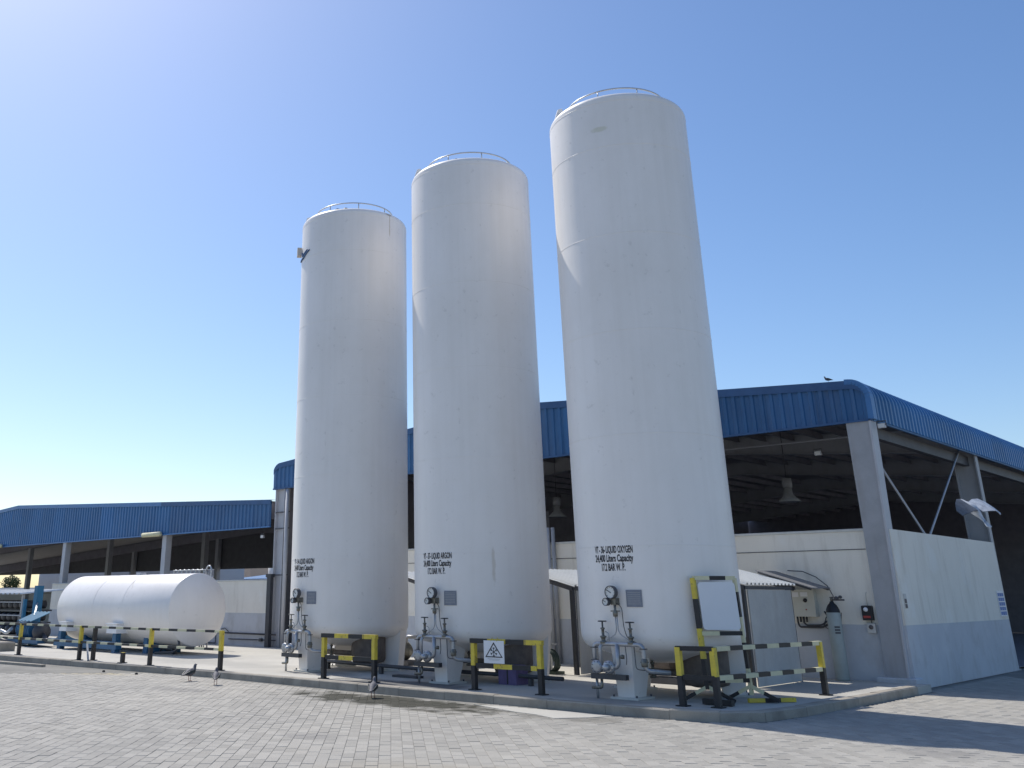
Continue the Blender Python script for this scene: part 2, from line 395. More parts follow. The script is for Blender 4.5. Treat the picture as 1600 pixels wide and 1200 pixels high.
# ================================================================== THE SETTING
g = MB(); g.box(-900, 700, -500, 1400, -.40, -.06)
tag(g.build('ground', 'far_ground'), kind='structure')
F = Vector((-0.7029, 0.7113, 0)); RT = Vector((0.7113, 0.7029, 0))
yard_pts = [(-46, -30), (24, -30), (24, 26), (.02, 26), (.02, -.05), (-.2, -.05), (-.2, -6.0), (-40, -6.0), (-46, -6.0)]
y = MB(); y.poly(yard_pts, -.058, -.0055)
yard = tag(y.build('paved_yard', 'joint_sand'), kind='structure')

PAD = [(-34, -8.15), (-24, -7.95), (-16.8, -7.55), (-11.2, -7.15), (-6, -7.2), (-1.0, -6.98), (-.35, -6.8), (.05, -6.3), (.20, -5.3), (.25, -1.55), (.25, -.75)]
def pad_front(x):
    for (a, b), (c, d) in zip(PAD, PAD[1:]):
        if a <= x <= c and c > a: return b + (d - b) * (x - a) / (c - a)
    return None
def in_yard(x, yy):
    if x < .27 + .0:
        f = pad_front(x) if x < .25 else -5.4
        if f is None: f = -8.2
        return yy < f - .17
    if yy < -.8: return x > .32
    return x > .12
PW, PL = .13, .26
cells = []
for i in range(-100, 100):
    for j in range(20, 100):
        a = (i + .5) * PW; b = (j + (.5 if i % 2 else 0)) * PL
        p = CAM + RT * a + F * b
        if not in_yard(p.x, p.y): continue
        # in or just outside the picture
        if abs(a - .03 * b) > 1.6 + .62 * b * 1.06 and not (-.60 * b < a < .78 * b): continue
        if a < -.52 * b - .5 or a > .74 * b + .5: continue
        if b < 7.6 or b > 23: continue
        cells.append((b, a, p.x, p.y))
cells.sort(key=lambda c: (-(1 if (c[0] > 8.78 and -.41 * c[0] + .05 < c[1] < .655 * c[0] - .05) else 0), c[0]))
ang = math.atan2(RT.y, RT.x)
def paver_geo(mb, x, yy, dz, t1, t2, g_=.0016, c=.003):
    hw, hl = PW / 2 - g_, PL / 2 - g_ * 2.4
    ca, sa = cos(ang), sin(ang)
    def P(u, v, z): return (x + u * ca - v * sa, yy + u * sa + v * ca, z + dz + u * t1 + v * t2)
    i = mb.add([P(-hw, -hl, -.03), P(hw, -hl, -.03), P(hw, hl, -.03), P(-hw, hl, -.03), P(-hw, -hl, -c), P(hw, -hl, -c), P(hw, hl, -c), P(-hw, hl, -c),
                P(-hw + c, -hl + c, 0), P(hw - c, -hl + c, 0), P(hw - c, hl - c, 0), P(-hw + c, hl - c, 0)])
    mb.face((i + 8, i + 9, i + 10, i + 11))
    for k in range(4):
        n = (k + 1) % 4
        mb.face((i + k, i + n, i + 4 + n, i + 4 + k)); mb.face((i + 4 + k, i + 4 + n, i + 8 + n, i + 8 + k))
def set_tint(me, vals):
    at = me.attributes.new('tint', 'FLOAT', 'FACE'); at.data.foreach_set('value', vals)
protos = []
for k in range(16):
    mb = MB(); paver_geo(mb, 0, 0, rnd.uniform(-.002, .002), rnd.uniform(-.012, .012), rnd.uniform(-.008, .008))
    me = mb.mesh('paver'); me.materials.append(M['paver']); set_tint(me, [rnd.random()] * len(mb.f)); protos.append(me)
for b, a, x, yy in cells[:300]:
    o = bpy.data.objects.new('paver', rnd.choice(protos)); COL.objects.link(o); o.parent = yard; o.location = (x, yy, 0)
mb = MB(); tints = []
for b, a, x, yy in cells[300:]:
    n0 = len(mb.f); paver_geo(mb, x, yy, rnd.uniform(-.002, .002), rnd.uniform(-.012, .012), rnd.uniform(-.008, .008))
    tints += [rnd.random()] * (len(mb.f) - n0)
me = mb.mesh('pavers'); me.materials.append(M['paver']); set_tint(me, tints)
o = bpy.data.objects.new('pavers', me); COL.objects.link(o); o.parent = yard; o['kind'] = 'stuff'

# concrete pad the tanks stand on, with a kerb of cast lengths
pad_out = PAD + [(.25, -.02), (-34, -.02)]
p = MB(); p.poly(pad_out, -.058, .118)
pad = tag(p.build('concrete_pad', 'concrete'), kind='structure')
def kerb_run(pts, w=.16, seg=1.0, h=.128, parent=pad):
    for a, b in zip(pts, pts[1:]):
        A = Vector((*a, 0)); B = Vector((*b, 0)); L = (B - A).length; n = max(1, round(L / seg)); d = (B - A) / L
        o_ = Vector((d.y, -d.x, 0))
        for k in range(n):
            s0 = A + d * (L * k / n + .004); s1 = A + d * (L * (k + 1) / n - .004)
            mb = MB(); hh = h + rnd.uniform(-.006, .006); c = .018
            q0, q1, q2, q3 = s0 + o_ * .01, s1 + o_ * .01, s1 - o_ * w, s0 - o_ * w
            prof0 = [s0 - o_ * w + Vector((0, 0, -.05)), s0 + o_ * .012 + Vector((0, 0, -.05)), s0 + o_ * .008 + Vector((0, 0, hh - c)), s0 - o_ * (c - .008) + Vector((0, 0, hh)), s0 - o_ * w + Vector((0, 0, hh))]
            mb.ext(prof0, s1 - s0)
            ob = mb.build('kerb_stone', 'kerb', parent)
kerb_run(PAD[1:])

# skimmed concrete patch in the paving
tag(MB().poly([(-4.15, -7.42), (-3.05, -7.79), (-2.6, -7.86), (-2.19, -8.03), (-1.89, -7.62), (-1.75, -7.22), (-2.6, -7.22)], -.004, .006).build('concrete_patch', 'concrete'), kind='structure')
# ================================================================== MAIN WAREHOUSE
WH = thing('warehouse', 'large open-sided steel warehouse with blue cladding fascia behind the three tall tanks', 'building', (-9.3, 12, 0))
X0, X1, XR = -18.6, 0.0, -9.3
ZE = 4.87
def roof_z(x): return 5.62 + (9.3 - abs(x - XR)) * .0765
CX_, CR_ = 8.99, .37
CZ_ = 5.62 + (9.3 - 8.99) * .0765 + .03 - CR_
def edge_z(x):
    e = abs(x - XR) - CX_
    return roof_z(x) + .03 if e <= 0 else CZ_ + math.sqrt(max(0, CR_ ** 2 - min(e, CR_) ** 2))
DEP = 34.0
# walls (plaster, painted dado)
def wall_box(name, x0, x1, y0, y1, zt, zb=0.0, parent=WH, dado_=1.09, cope=True, um='cream', dm='dado'):
    mb = MB()
    if dado_: mb.box(x0, x1, y0, y1, zb, dado_, 1); mb.box(x0, x1, y0, y1, dado_, zt, 0)
    else: mb.box(x0, x1, y0, y1, zb, zt, 0)
    # drop the two coincident inner faces
    w = mb.build(name, [um, dm], parent)
    if cope:
        c = MB(); c.cbox(x0 - .015, x1 + .015, y0 - .02, y1 + .02, zt + .001, zt + .05, .012); c.build('coping', 'coping', w)
    return w
def plain_wall(name, outline_fn, parent): pass
wall_box('front_wall', -17.55, -.46, .02, .22, 2.78)
wall_box('side_wall', -.20, -.002, .0, 7.0, 2.80, cope=False)
fw = MB(); fw.box(-17.5, -.5, .012, .018, 2.44, 2.455, 0); fw.build('wall_joint', ['steel_dark'], WH)
# plinth below the corner column
pl = MB(); pl.cbox(-.62, .06, -.16, .26, -.02, .20, .02); pl.build('plinth', 'dado', WH)
def i_column(name, x0, x1t, x1b, yc, z0, z1, fw_=.22, tf=.03, tw=.02, parent=WH, m='steel_pale'):
    """built-up I column whose web lies along x; the outer flange follows x1b..x1t"""
    mb = MB()
    def fl(xa_t, xa_b, s):
        mb.hexa([(xa_b, yc - fw_ / 2, z0), (xa_b + s * tf, yc - fw_ / 2, z0), (xa_b + s * tf, yc + fw_ / 2, z0), (xa_b, yc + fw_ / 2, z0),
                 (xa_t, yc - fw_ / 2, z1), (xa_t + s * tf, yc - fw_ / 2, z1), (xa_t + s * tf, yc + fw_ / 2, z1), (xa_t, yc + fw_ / 2, z1)][::1])
    fl(x0, x0, 1)
    fl(x1t - tf, x1b - tf, 1)
    mb.hexa([(x0 + tf, yc - tw / 2, z0), (x1b - tf, yc - tw / 2, z0), (x1b - tf, yc + tw / 2, z0), (x0 + tf, yc + tw / 2, z0),
             (x0 + tf, yc - tw / 2, z1), (x1t - tf, yc - tw / 2, z1), (x1t - tf, yc + tw / 2, z1), (x0 + tf, yc + tw / 2, z1)])
    mb.box(x0 - .04, x1b + .04, yc - fw_ / 2 - .04, yc + fw_ / 2 + .04, z0 - .02, z0 + .004)
    return mb.build(name, m, parent)
FR = [0.0, 7.1, 14.2, 21.3, 28.4]
for k, fy in enumerate(FR):
    if k == 0:
        # corner column: boxed front plate as seen in the picture
        mb = MB()
        mb.hexa([(-.46, -.07, .20), (-.10, -.07, .20), (-.10, .20, .20), (-.46, .20, .20), (-.46, -.07, 4.86), (-.02, -.07, 4.86), (-.02, .20, 4.86), (-.46, .20, 4.86)], 0)
        mb.hexa([(-.098, -.10, .20), (-.06, -.10, .20), (-.06, .21, .20), (-.098, .21, .20), (-.018, -.10, 4.86), (.02, -.10, 4.86), (.02, .21, 4.86), (-.018, .21, 4.86)], 1)
        mb.build('column', ['steel_grey', 'steel_pale'], WH)
        i_column('column', -18.52, -18.05, -18.1, 0.06, .02, 4.86)
    else:
        i_column('column', -.52, -.02, -.06, fy, .02, 4.95, m='steel_grey'); i_column('column', -18.55, -18.08, -18.1, fy, .02, 4.95)
    # rafters
    dy = .18 if k == 0 else 0
    for sgn in (-1, 1):
        xe = X1 - .05 if sgn > 0 else X0 + .05
        mb = MB(); ze, zr = roof_z(xe) - .12, roof_z(XR) - .12
        for dz0, dz1, w in ((-.02, 0, .2), (-.44, -.02, .02), (-.46, -.44, .2)):
            mb.hexa([(xe, fy + dy - w / 2, ze + dz0 * 1.25), (XR, fy + dy - w / 2, zr + dz0), (XR, fy + dy + w / 2, zr + dz0), (xe, fy + dy + w / 2, ze + dz0 * 1.25),
                     (xe, fy + dy - w / 2, ze + dz1 * 1.25), (XR, fy + dy - w / 2, zr + dz1), (XR, fy + dy + w / 2, zr + dz1), (xe, fy + dy + w / 2, ze + dz1 * 1.25)])
        mb.build('rafter', 'steel_grey', WH)
for k in range(1, 11):
    for sgn in (-1, 1):
        x = XR + sgn * (k * .8 + .05)
        mb = MB(); z = roof_z(x) - .10
        mb.box(x - .03, x + .03, -.02, DEP - .1, z - .16, z); mb.box(x - .031, x + .06, -.02, DEP - .1, z - .17, z - .161)
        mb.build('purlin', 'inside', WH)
# eave beams and the bracing of the side bay
for zz in (4.62,):
    mb = MB(); mb.box(-.34, -.20, .25, DEP - .3, zz, zz + .22); mb.build('eave_beam', 'steel_dark', WH)
for pth in (((-.12, .15, 4.22), (-.12, 7.0, -.02)), ((-.16, 6.5, 5.05), (-.16, .3, 1.2))):
    MB().cyl(*pth, .022, 8).build('brace_rod', 'steel_pale', WH)
mb = MB(); mb.cyl((-8, 4, 5.18), (-.3, 4, 5.18), .02, 8); mb.build('tie_pipe', 'steel_pale', WH)
# roof deck and the closed back and left sides (dark inside)
mb = MB()
for sgn in (-1, 1):
    xe = XR + sgn * 9.05
    mb.hexa([(XR, -.02, roof_z(XR)), (xe, -.02, roof_z(xe)), (xe, DEP, roof_z(xe)), (XR, DEP, roof_z(XR)),
             (XR, -.02, roof_z(XR) + .04), (xe, -.02, roof_z(xe) + .04), (xe, DEP, roof_z(xe) + .04), (XR, DEP, roof_z(XR) + .04)])
mb.build('roof', 'roofing', WH)
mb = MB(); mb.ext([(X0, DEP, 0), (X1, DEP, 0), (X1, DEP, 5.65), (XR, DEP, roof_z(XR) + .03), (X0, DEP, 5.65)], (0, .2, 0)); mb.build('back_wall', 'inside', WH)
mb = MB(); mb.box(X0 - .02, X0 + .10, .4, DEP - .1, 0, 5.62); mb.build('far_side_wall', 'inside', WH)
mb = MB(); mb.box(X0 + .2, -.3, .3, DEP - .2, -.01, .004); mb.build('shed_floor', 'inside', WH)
# fascia of profiled sheets -------------------------------------------------
def rib_profile(L, pitch=.2, d=.028):
    """(u, offset) along a sheet of length L"""
    out = []; n = max(1, round(L / pitch)); p_ = L / n
    for k in range(n):
        u = k * p_
        out += [(u, 0), (u + p_ * .30, 0), (u + p_ * .38, d), (u + p_ * .72, d), (u + p_ * .80, 0)]
    out.append((L, 0)); return out
FAS = MB(); FAS.box(-18.58, .04, -.035, -.02, ZE + .02, ZE + .06); fas = FAS.build('gable_fascia', 'blue_trim_darker', WH)
nsh = 18; L = 18.70 / nsh
for k in range(nsh):
    xa = -18.65 + k * L + .003
    A, B = [], []
    for u, d in rib_profile(L - .006):
        x = xa + u; A.append((x, -.05 - d, ZE))
        zt = edge_z(x) - .004                             # rounded upper corners
        B.append((x, -.05 - d, zt))
    mb = MB(); mb.strip(A, B); mb.strip([(a, b + .012, c) for a, b, c in B], [(a, b + .012, c) for a, b, c in A])
    mb.build('cladding_sheet', 'blue', fas)
# flashing along the gable and along the bottom edge
mb = MB()
xs = [-18.62 + .02 * t for t in range(0, 18)] + [-18.2 + k * 1.0 for k in range(0, 9)] + [XR] + [-9.0 + k for k in range(0, 9)] + [-.28 + .02 * t for t in range(0, 18)]
pr = []
for x in xs:
    x = max(min(x, .052), -18.652); pr.append((x, max(edge_z(x) + .006, CZ_ + .12)))
mb.strip([(x, -.092, z - .17) for x, z in pr], [(x, -.092, z) for x, z in pr])
mb.strip([(x, -.092, z) for x, z in pr], [(x, .12, z + .005) for x, z in pr])
mb.build('gable_flashing', 'blue_trim_darker', fas)
mb = MB(); mb.box(-18.62, .05, -.10, -.03, ZE - .03, ZE + .012); mb.build('drip_edge', 'blue_trim_darker', fas)
# side fascia: the roof sheets curve over and run down
sf = MB(); sf.box(.0, .05, .02, DEP, ZE - .025, ZE + .015); sfas = sf.build('side_fascia', 'blue_trim', WH)
def side_profile():
    pts = [(-.9, roof_z(-.9) + .03), (-.36, roof_z(-.36) + .03)]
    cx, cz, r = XR + CX_, CZ_, CR_
    for t in range(0, 8): a = RAD(86 - 86 * t / 7); pts.append((cx + r * cos(a), cz + r * sin(a)))
    pts.append((cx + r, ZE)); return pts
SP = side_profile()
def bull_sheet(ya, L, mirror=False):
    prof = rib_profile(L - .006)
    mb = MB(); cols = []
    for u, d in prof:
        col = []
        for k, (x, z) in enumerate(SP):
            a = SP[max(k - 1, 0)]; b = SP[min(k + 1, len(SP) - 1)]
            t = Vector((b[0] - a[0], b[1] - a[1])).normalized(); nx, nz = -t.y, t.x
            X = x - (-nx) * 0 + (t.y * -1) * d * (1 if True else 0); Z = z + t.x * d
            if mirror: X = -18.6 - X
            col.append((X, ya + u, Z))
        cols.append(col)
    for c0, c1 in zip(cols, cols[1:]): mb.strip(c0, c1)
    return mb
for k in range(30):
    bull_sheet(.09 + k * 1.05, 1.05).build('cladding_sheet', 'blue_lighter', sfas)
lf = MB(); lf.box(-18.65, -18.6, .02, DEP, ZE - .025, ZE + .015); lfas = lf.build('far_fascia', 'blue_trim', WH)
for k in range(12): bull_sheet(.09 + k * 2.1, 2.1, True).build('cladding_sheet', 'blue', lfas)
# corner flashing strip
mb = MB()
for a, b in zip(SP[1:], SP[2:]):
    t = Vector((b[0] - a[0], 0, b[1] - a[1])).normalized(); n_ = Vector((-t.z, 0, t.x)) * .033
    mb.strip([(a[0] + n_.x, -.094, a[1] + n_.z), (b[0] + n_.x, -.094, b[1] + n_.z)], [(a[0] + n_.x, .10, a[1] + n_.z), (b[0] + n_.x, .10, b[1] + n_.z)])
    mb.strip([(a[0] + n_.x, -.0945, a[1] + n_.z), (b[0] + n_.x, -.0945, b[1] + n_.z)], [(a[0] - n_.x * 2.2, -.0945, a[1] - n_.z * 2.2), (b[0] - n_.x * 2.2, -.0945, b[1] - n_.z * 2.2)])
mb.build('corner_flashing', 'blue_trim', sfas)
# ================================================================== things on the warehouse
def floodlight(loc, rz, label):
    t = thing('floodlight', label, 'floodlight', loc)
    x, yv, z = loc
    MB().box(x - .07, x + .07, yv - .08, yv - .02, z - .045, z + .045).build('housing', 'steel_pale', t)
    MB().box(x - .06, x + .06, yv - .086, yv - .081, z - .036, z + .036).build('glass', 'lamp_glass', t)
    MB().tube([(x - .082, yv - .05, z), (x - .082, yv - .05, z + .09), (x + .082, yv - .05, z + .09), (x + .082, yv - .05, z)], .012, 6).build('bracket', 'steel_dark', t)
    return t
floodlight((.16, .12, 4.74), 0, 'small pale floodlight under the blue fascia at the warehouse corner')
floodlight((-1.67, 1.5, 4.52), 0, 'small floodlight hanging inside the warehouse left of the corner column')
def bay_lamp(loc, label):
    x, yv, z = loc
    t = thing('high_bay_lamp', label, 'lamp', loc, 'bell lamps hanging inside the warehouse')
    MB().lathe([(.05, .36), (.10, .35), (.12, .18), (.20, .10), (.30, 0), (.29, .0), (.18, .09), (.05, .16)], 24, loc).build('reflector', 'steel_grey', t)
    MB().lathe([(0, .62), (.11, .62), (.13, .48), (.12, .365), (0, .365)], 20, loc).build('gear_box', 'steel_grey', t)
    MB().cyl((x, yv, z + .61), (x, yv, roof_z(x) - .05), .012, 6).build('rod', 'steel_dark', t)
bay_lamp((-4.34, 6.0, 3.95), 'pale bell lamp hanging inside the warehouse left of the corner column')
bay_lamp((-11.81, 6.0, 3.95), 'bell lamp in the dark gap between the second and third tall tanks')
# alarm box, bell, posters, pipes
t = thing('alarm_box', 'black wall box with a white knob near the corner column', 'alarm box', (-.63, .02, 1.17))
MB().cbox(-.72, -.54, -.09, .018, 1.17, 1.43, .015).build('case', 'black', t)
MB().lathe([(0, -.125), (.035, -.12), (.04, -.092)], 16, (-.64, 0, 1.36), 'y').build('knob', 'board', t)
MB().box(-.70, -.57, -.094, -.0905, 1.21, 1.25).build('label_plate', 'red', t)
MB().tube([(-.63, .0, 1.43), (-.63, .0, 1.66), (-.60, .0, 1.66)], .006, 6).build('conduit', 'coping', t)
t = thing('call_point', 'small square box with a dark round button below the black wall box', 'call point', (-.60, .02, .96))
MB().cbox(-.68, -.53, -.05, .018, .95, 1.12, .01).build('case', 'paper', t)
MB().lathe([(0, -.075), (.035, -.072), (.04, -.052)], 16, (-.605, 0, 1.05), 'y').build('button', 'poster_dark', t)
MB().tube([(-.60, .0, 1.12), (-.60, .0, 1.165)], .007, 6).build('conduit', 'black', t)
t = thing('poster', 'pale and dark paper poster on the side wall next to the corner column', 'poster', (.0, .17, 1.38))
MB().box(.0, .008, .11, .25, 1.38, 1.64).build('sheet', 'paper', t)
for z0, z1 in ((1.39, 1.46), (1.475, 1.55)): MB().box(.009, .011, .125, .235, z0, z1).build('print_block', 'poster_dark', t)
t = thing('notice_board', 'blue and white notice at the far end of the side wall', 'notice', (0, 6.6, 1.17))
MB().box(.0, .012, 6.36, 6.88, 1.16, 1.71).build('board', 'board', t)
for r in range(5):
    for c in range(3): MB().box(.013, .015, 6.39 + c * .165, 6.53 + c * .165, 1.19 + r * .10, 1.265 + r * .10).build('print_block', 'notice_blue', t)
t = thing('drain_pipe', 'grey pair of vertical pipes rising above the wall between second and third tanks', 'pipe', (-7.8, -.1, 0))
MB().cyl((-7.86, -.07, .1), (-7.86, -.07, 3.17), .055, 12).build('pipe', 'steel_pale', t)
MB().cyl((-7.71, -.06, .1), (-7.71, -.06, 3.17), .045, 12).build('pipe', 'steel_grey', t)
MB().tube([(-7.95, -.07, 2.9)] + [(-7.95, -.07, 3.2)] + arc((-8.02, -.07, 3.2), .07, 0, 150, 6), .018, 8).build('gooseneck', 'galv', t)

# ================================================================== LEFT OPEN SHED
SH = thing('open_shed', 'low open shed with long blue gable fascia left of the tall tanks', 'building', (-32, 8, 0))
def shed_top(x): return 5.45 - abs(x + 37.05) * .0505
Z3 = 3.71
# gable fascia sheets
fb = MB(); fb.box(-44.6, -18.75, -.03, -.018, Z3 + .02, Z3 + .06); fsh = fb.build('gable_fascia', 'blue_trim', SH)
k = 0; x = -44.6
while x < -18.8:
    L = min(1.0, -18.72 - x)
    A, B = [], []
    for u, d in rib_profile(L - .006):
        A.append((x + u, -.04 - d, Z3)); B.append((x + u, -.04 - d, shed_top(x + u)))
    mb = MB(); mb.strip(A, B); mb.strip([(a, b + .012, c) for a, b, c in B], [(a, b + .012, c) for a, b, c in A])
    mb.build('cladding_sheet', 'blue_lighter' if x < -25.2 else 'blue', fsh)  # lighter blue sheets left of one seam, darker blue to its right
    x += 1.0
for xa, xb, mm in ((-44.6, -37.05, 'blue_trim'), (-37.05, -25.2, 'blue_trim'), (-25.2, -18.72, 'blue_trim_darker')):
    mb = MB(); mb.strip([(xa, -.085, shed_top(xa) - .13), (xb, -.085, shed_top(xb) - .13)], [(xa, -.085, shed_top(xa) + .02), (xb, -.085, shed_top(xb) + .02)])
    mb.strip([(xa, -.085, shed_top(xa) + .02), (xb, -.085, shed_top(xb) + .02)], [(xa, .2, shed_top(xa) + .025), (xb, .2, shed_top(xb) + .025)])
    mb.build('gable_flashing', mm, fsh)
MB().box(-44.6, -18.72, -.095, -.03, Z3 - .03, Z3 + .01).build('drip_edge', 'blue_trim', fsh)
# roof, frames, columns
SD = 14.0
mb = MB()
for xe in (-18.8, -78.0):
    mb.hexa([(-37.05, 0, shed_top(-37.05) - .06), (xe, 0, shed_top(xe) - .06), (xe, SD, shed_top(xe) - .06), (-37.05, SD, shed_top(-37.05) - .06),
             (-37.05, 0, shed_top(-37.05) - .02), (xe, 0, shed_top(xe) - .02), (xe, SD, shed_top(xe) - .02), (-37.05, SD, shed_top(-37.05) - .02)])
mb.build('roof', 'roofing', SH)
for fy in (.1, 7.0, 13.9):
    for xa, xb in ((-37.05, -18.8), (-37.05, -78.0)):
        za, zb = shed_top(xa) - .08, shed_top(xb) - .08; dp = .5
        MB().hexa([(xa, fy - .09, za - dp), (xb, fy - .09, zb - dp), (xb, fy + .09, zb - dp), (xa, fy + .09, za - dp), (xa, fy - .09, za), (xb, fy - .09, zb), (xb, fy + .09, zb), (xa, fy + .09, za)]).build('rafter', 'inside', SH)
    if fy < 20:
        for xc in (-24.9, -32.4, -41.0, -50.0, -59.0):
            MB().box(xc - .13, xc + .13, fy - .12, fy + .12, .0, shed_top(xc) - .55).build('column', 'steel_pale' if fy < 1 else 'steel_grey', SH)
for xc in (-20.5, -22.7, -27.2, -29.5, -35, -39.5):
    MB().box(xc - .04, xc + .04, .2, SD, shed_top(xc) - .26, shed_top(xc) - .09).build('purlin', 'inside', SH)
MB().box(-24.6, -18.9, 7.9, 8.1, 2.75, 2.95).build('tie_beam', 'inside', SH)
MB().ext([(-78, 14.05, 3.12), (-18.8, 14.05, 2.98), (-18.8, 14.05, shed_top(-18.8)), (-37.05, 14.05, shed_top(-37.05)), (-78, 14.05, shed_top(-78))], (0, .08, 0)).build('rear_fascia', 'steel_dark', SH)
# pale canopy box lights over two columns
for xc, zc, lb in ((-25.5, 3.72, 'long cream strip light fixed on the shed fascia above its right column'), (-38.6, 3.74, 'long cream strip light fixed on the shed fascia at the left edge')):
    t = thing('strip_light', lb, 'light', (xc, -.2, zc))
    MB().tube([(xc - .62, -.20, zc), (xc - .58, -.20, zc), (xc + .58, -.20, zc), (xc + .62, -.20, zc)], [.02, .085, .085, .02], 12).build('diffuser', 'pale_yellow', t)
    for s in (-.4, .4): MB().box(xc + s - .03, xc + s + .03, -.13, -.06, zc - .03, zc + .05).build('bracket', 'steel_grey', t)
floodlight((-19.3, .15, 3.42), 0, 'small pale lamp under the shed fascia beside the first tall tank')
# low plaster wall in front of the shed
wl = thing('yard_wall', 'low cream and grey plaster wall behind the lying white tank', 'wall', (-24, .1, 0))
mb = MB(); mb.box(-33, -18.62, -.05, .15, 0, 1.09, 1); mb.box(-33, -18.62, -.05, .15, 1.09, 2.05, 0); mb.build('wall_body', ['cream', 'dado'], wl)
MB().cbox(-33.02, -18.60, -.07, .17, 2.051, 2.10, .012).build('coping', 'coping', wl)
t = thing('wall_pipe', 'dark thin pipes running along the foot of the low plaster wall', 'pipe', (-20.5, -.1, .3))
MB().tube(bend([(-24, -.09, .26), (-21.75, -.09, .26), (-21.75, -.09, .48), (-18.2, -.09, .48)], .04), .022, 8).build('pipe', 'pipe_dark', t)
MB().tube(bend([(-24, -.09, .16), (-21.3, -.09, .16), (-21.3, -.09, .44)], .04), .016, 8).build('pipe', 'pipe_dark', t)
MB().tube([(-20.6, -.09, .30), (-18.2, -.09, .32)], .016, 8).build('pipe', 'pipe_dark', t)
MB().box(-18.98, -18.86, -.13, -.06, .27, .36).build('valve', 'pipe_dark', t)
MB().tube(bend([(-20.9, -.09, .50), (-21.0, -.1, .60), (-20.8, -.1, .62), (-20.6, -.1, .52)], .03), .012, 6).build('pipe_loop', 'pipe_dark', t)
t = thing('down_pipe', 'dark downpipe at the right end of the low plaster wall', 'pipe', (-18.4, -.12, .1))
MB().box(-18.60, -18.42, -.20, -.08, .12, 2.15).build('pipe', 'pipe_dark', t)
MB().box(-18.64, -18.38, -.22, -.07, 2.15, 2.25).build('head', 'pipe_dark', t)
t = thing('service_pipe', 'pale vertical pipe and brackets beside the first tall tank', 'pipe', (-17.9, -.1, 0))
MB().cyl((-17.86, -.10, .1), (-17.86, -.10, 4.8), .06, 12).build('pipe', 'steel_pale', t)
for z in (2.2, 3.6, 4.1): MB().box(-18.5, -17.8, -.05, -.02, z, z + .04).build('bracket', 'steel_dark', t)
# background beyond the shed
bw = thing('back_block', 'pale plain building seen through the open shed', 'building', (-57, 18, 0))
MB().box(-69.0, -45.2, 17, 19, 0, 6.2).build('wall', 'white_wall', bw)
MB().box(-55.6, -55.4, 16.93, 16.99, 0, 6.2).build('rain_pipe', 'steel_grey', bw)
bw = thing('parapet_wall', 'long low whitewashed wall at the far left edge', 'wall', (-60, 14, 0))
MB().box(-75, -34, 12, 12.25, 0, 1.75).build('wall', 'white_wall', bw)
MB().box(-72, -52.5, 11.9, 12.3, 1.751, 1.86).build('coping', 'steel_grey', bw)
bw = thing('low_boundary_wall', 'far white boundary wall under the strip of sky at the left', 'wall', (-90, 32, 0))
MB().box(-125, -74, 30, 30.3, 0, 2.45).build('wall', 'white_wall', bw)
bw = thing('beige_house', 'small beige flat-roofed house beyond the shed near the first tall tank', 'building', (-57, 31, 0))
MB().box(-63.5, -57.6, 29, 33, 0, 3.8).build('wall', 'beige_far', bw)
MB().box(-63.6, -57.5, 28.9, 33.1, 3.801, 3.95).build('roof_slab', 'coping', bw)
MB().box(-61.2, -60.2, 28.97, 28.999, 2.2, 3.2).build('window', 'window_glass', bw)
bw = thing('blue_roof_hut', 'low hut with a pitched blue sheet roof beyond the shed', 'building', (-48, 22, 0))
MB().box(-51.5, -39, 20.3, 25, 0, 2.55).build('wall', 'white_wall', bw)
mb = MB()
for k in range(44):
    xa = -52 + k * .3
    zt = 2.62 + max(0, min(1, (xa + 50.5) / 9.0)) * .62
    mb.hexa([(xa, 20, 2.58), (xa + .26, 20, 2.58), (xa + .26, 22, zt), (xa, 22, zt), (xa, 20, 2.64), (xa + .26, 20, 2.64), (xa + .26, 22, zt + .06), (xa, 22, zt + .06)])
mb.build('roof', 'blue', bw)
t = thing('water_tank', 'small pale rooftop water tank beyond the shed', 'water tank', (-53.5, 31, 2.6))
MB().lathe([(0, 0), (.7, 0), (.72, 1.1), (.5, 1.3), (0, 1.35)], 20, (-55.5, 30, 2.6)).build('drum', 'white_wall', t)
MB().box(-56.3, -54.7, 29.3, 30.7, 0, 2.6).build('stand', 'steel_grey', t)
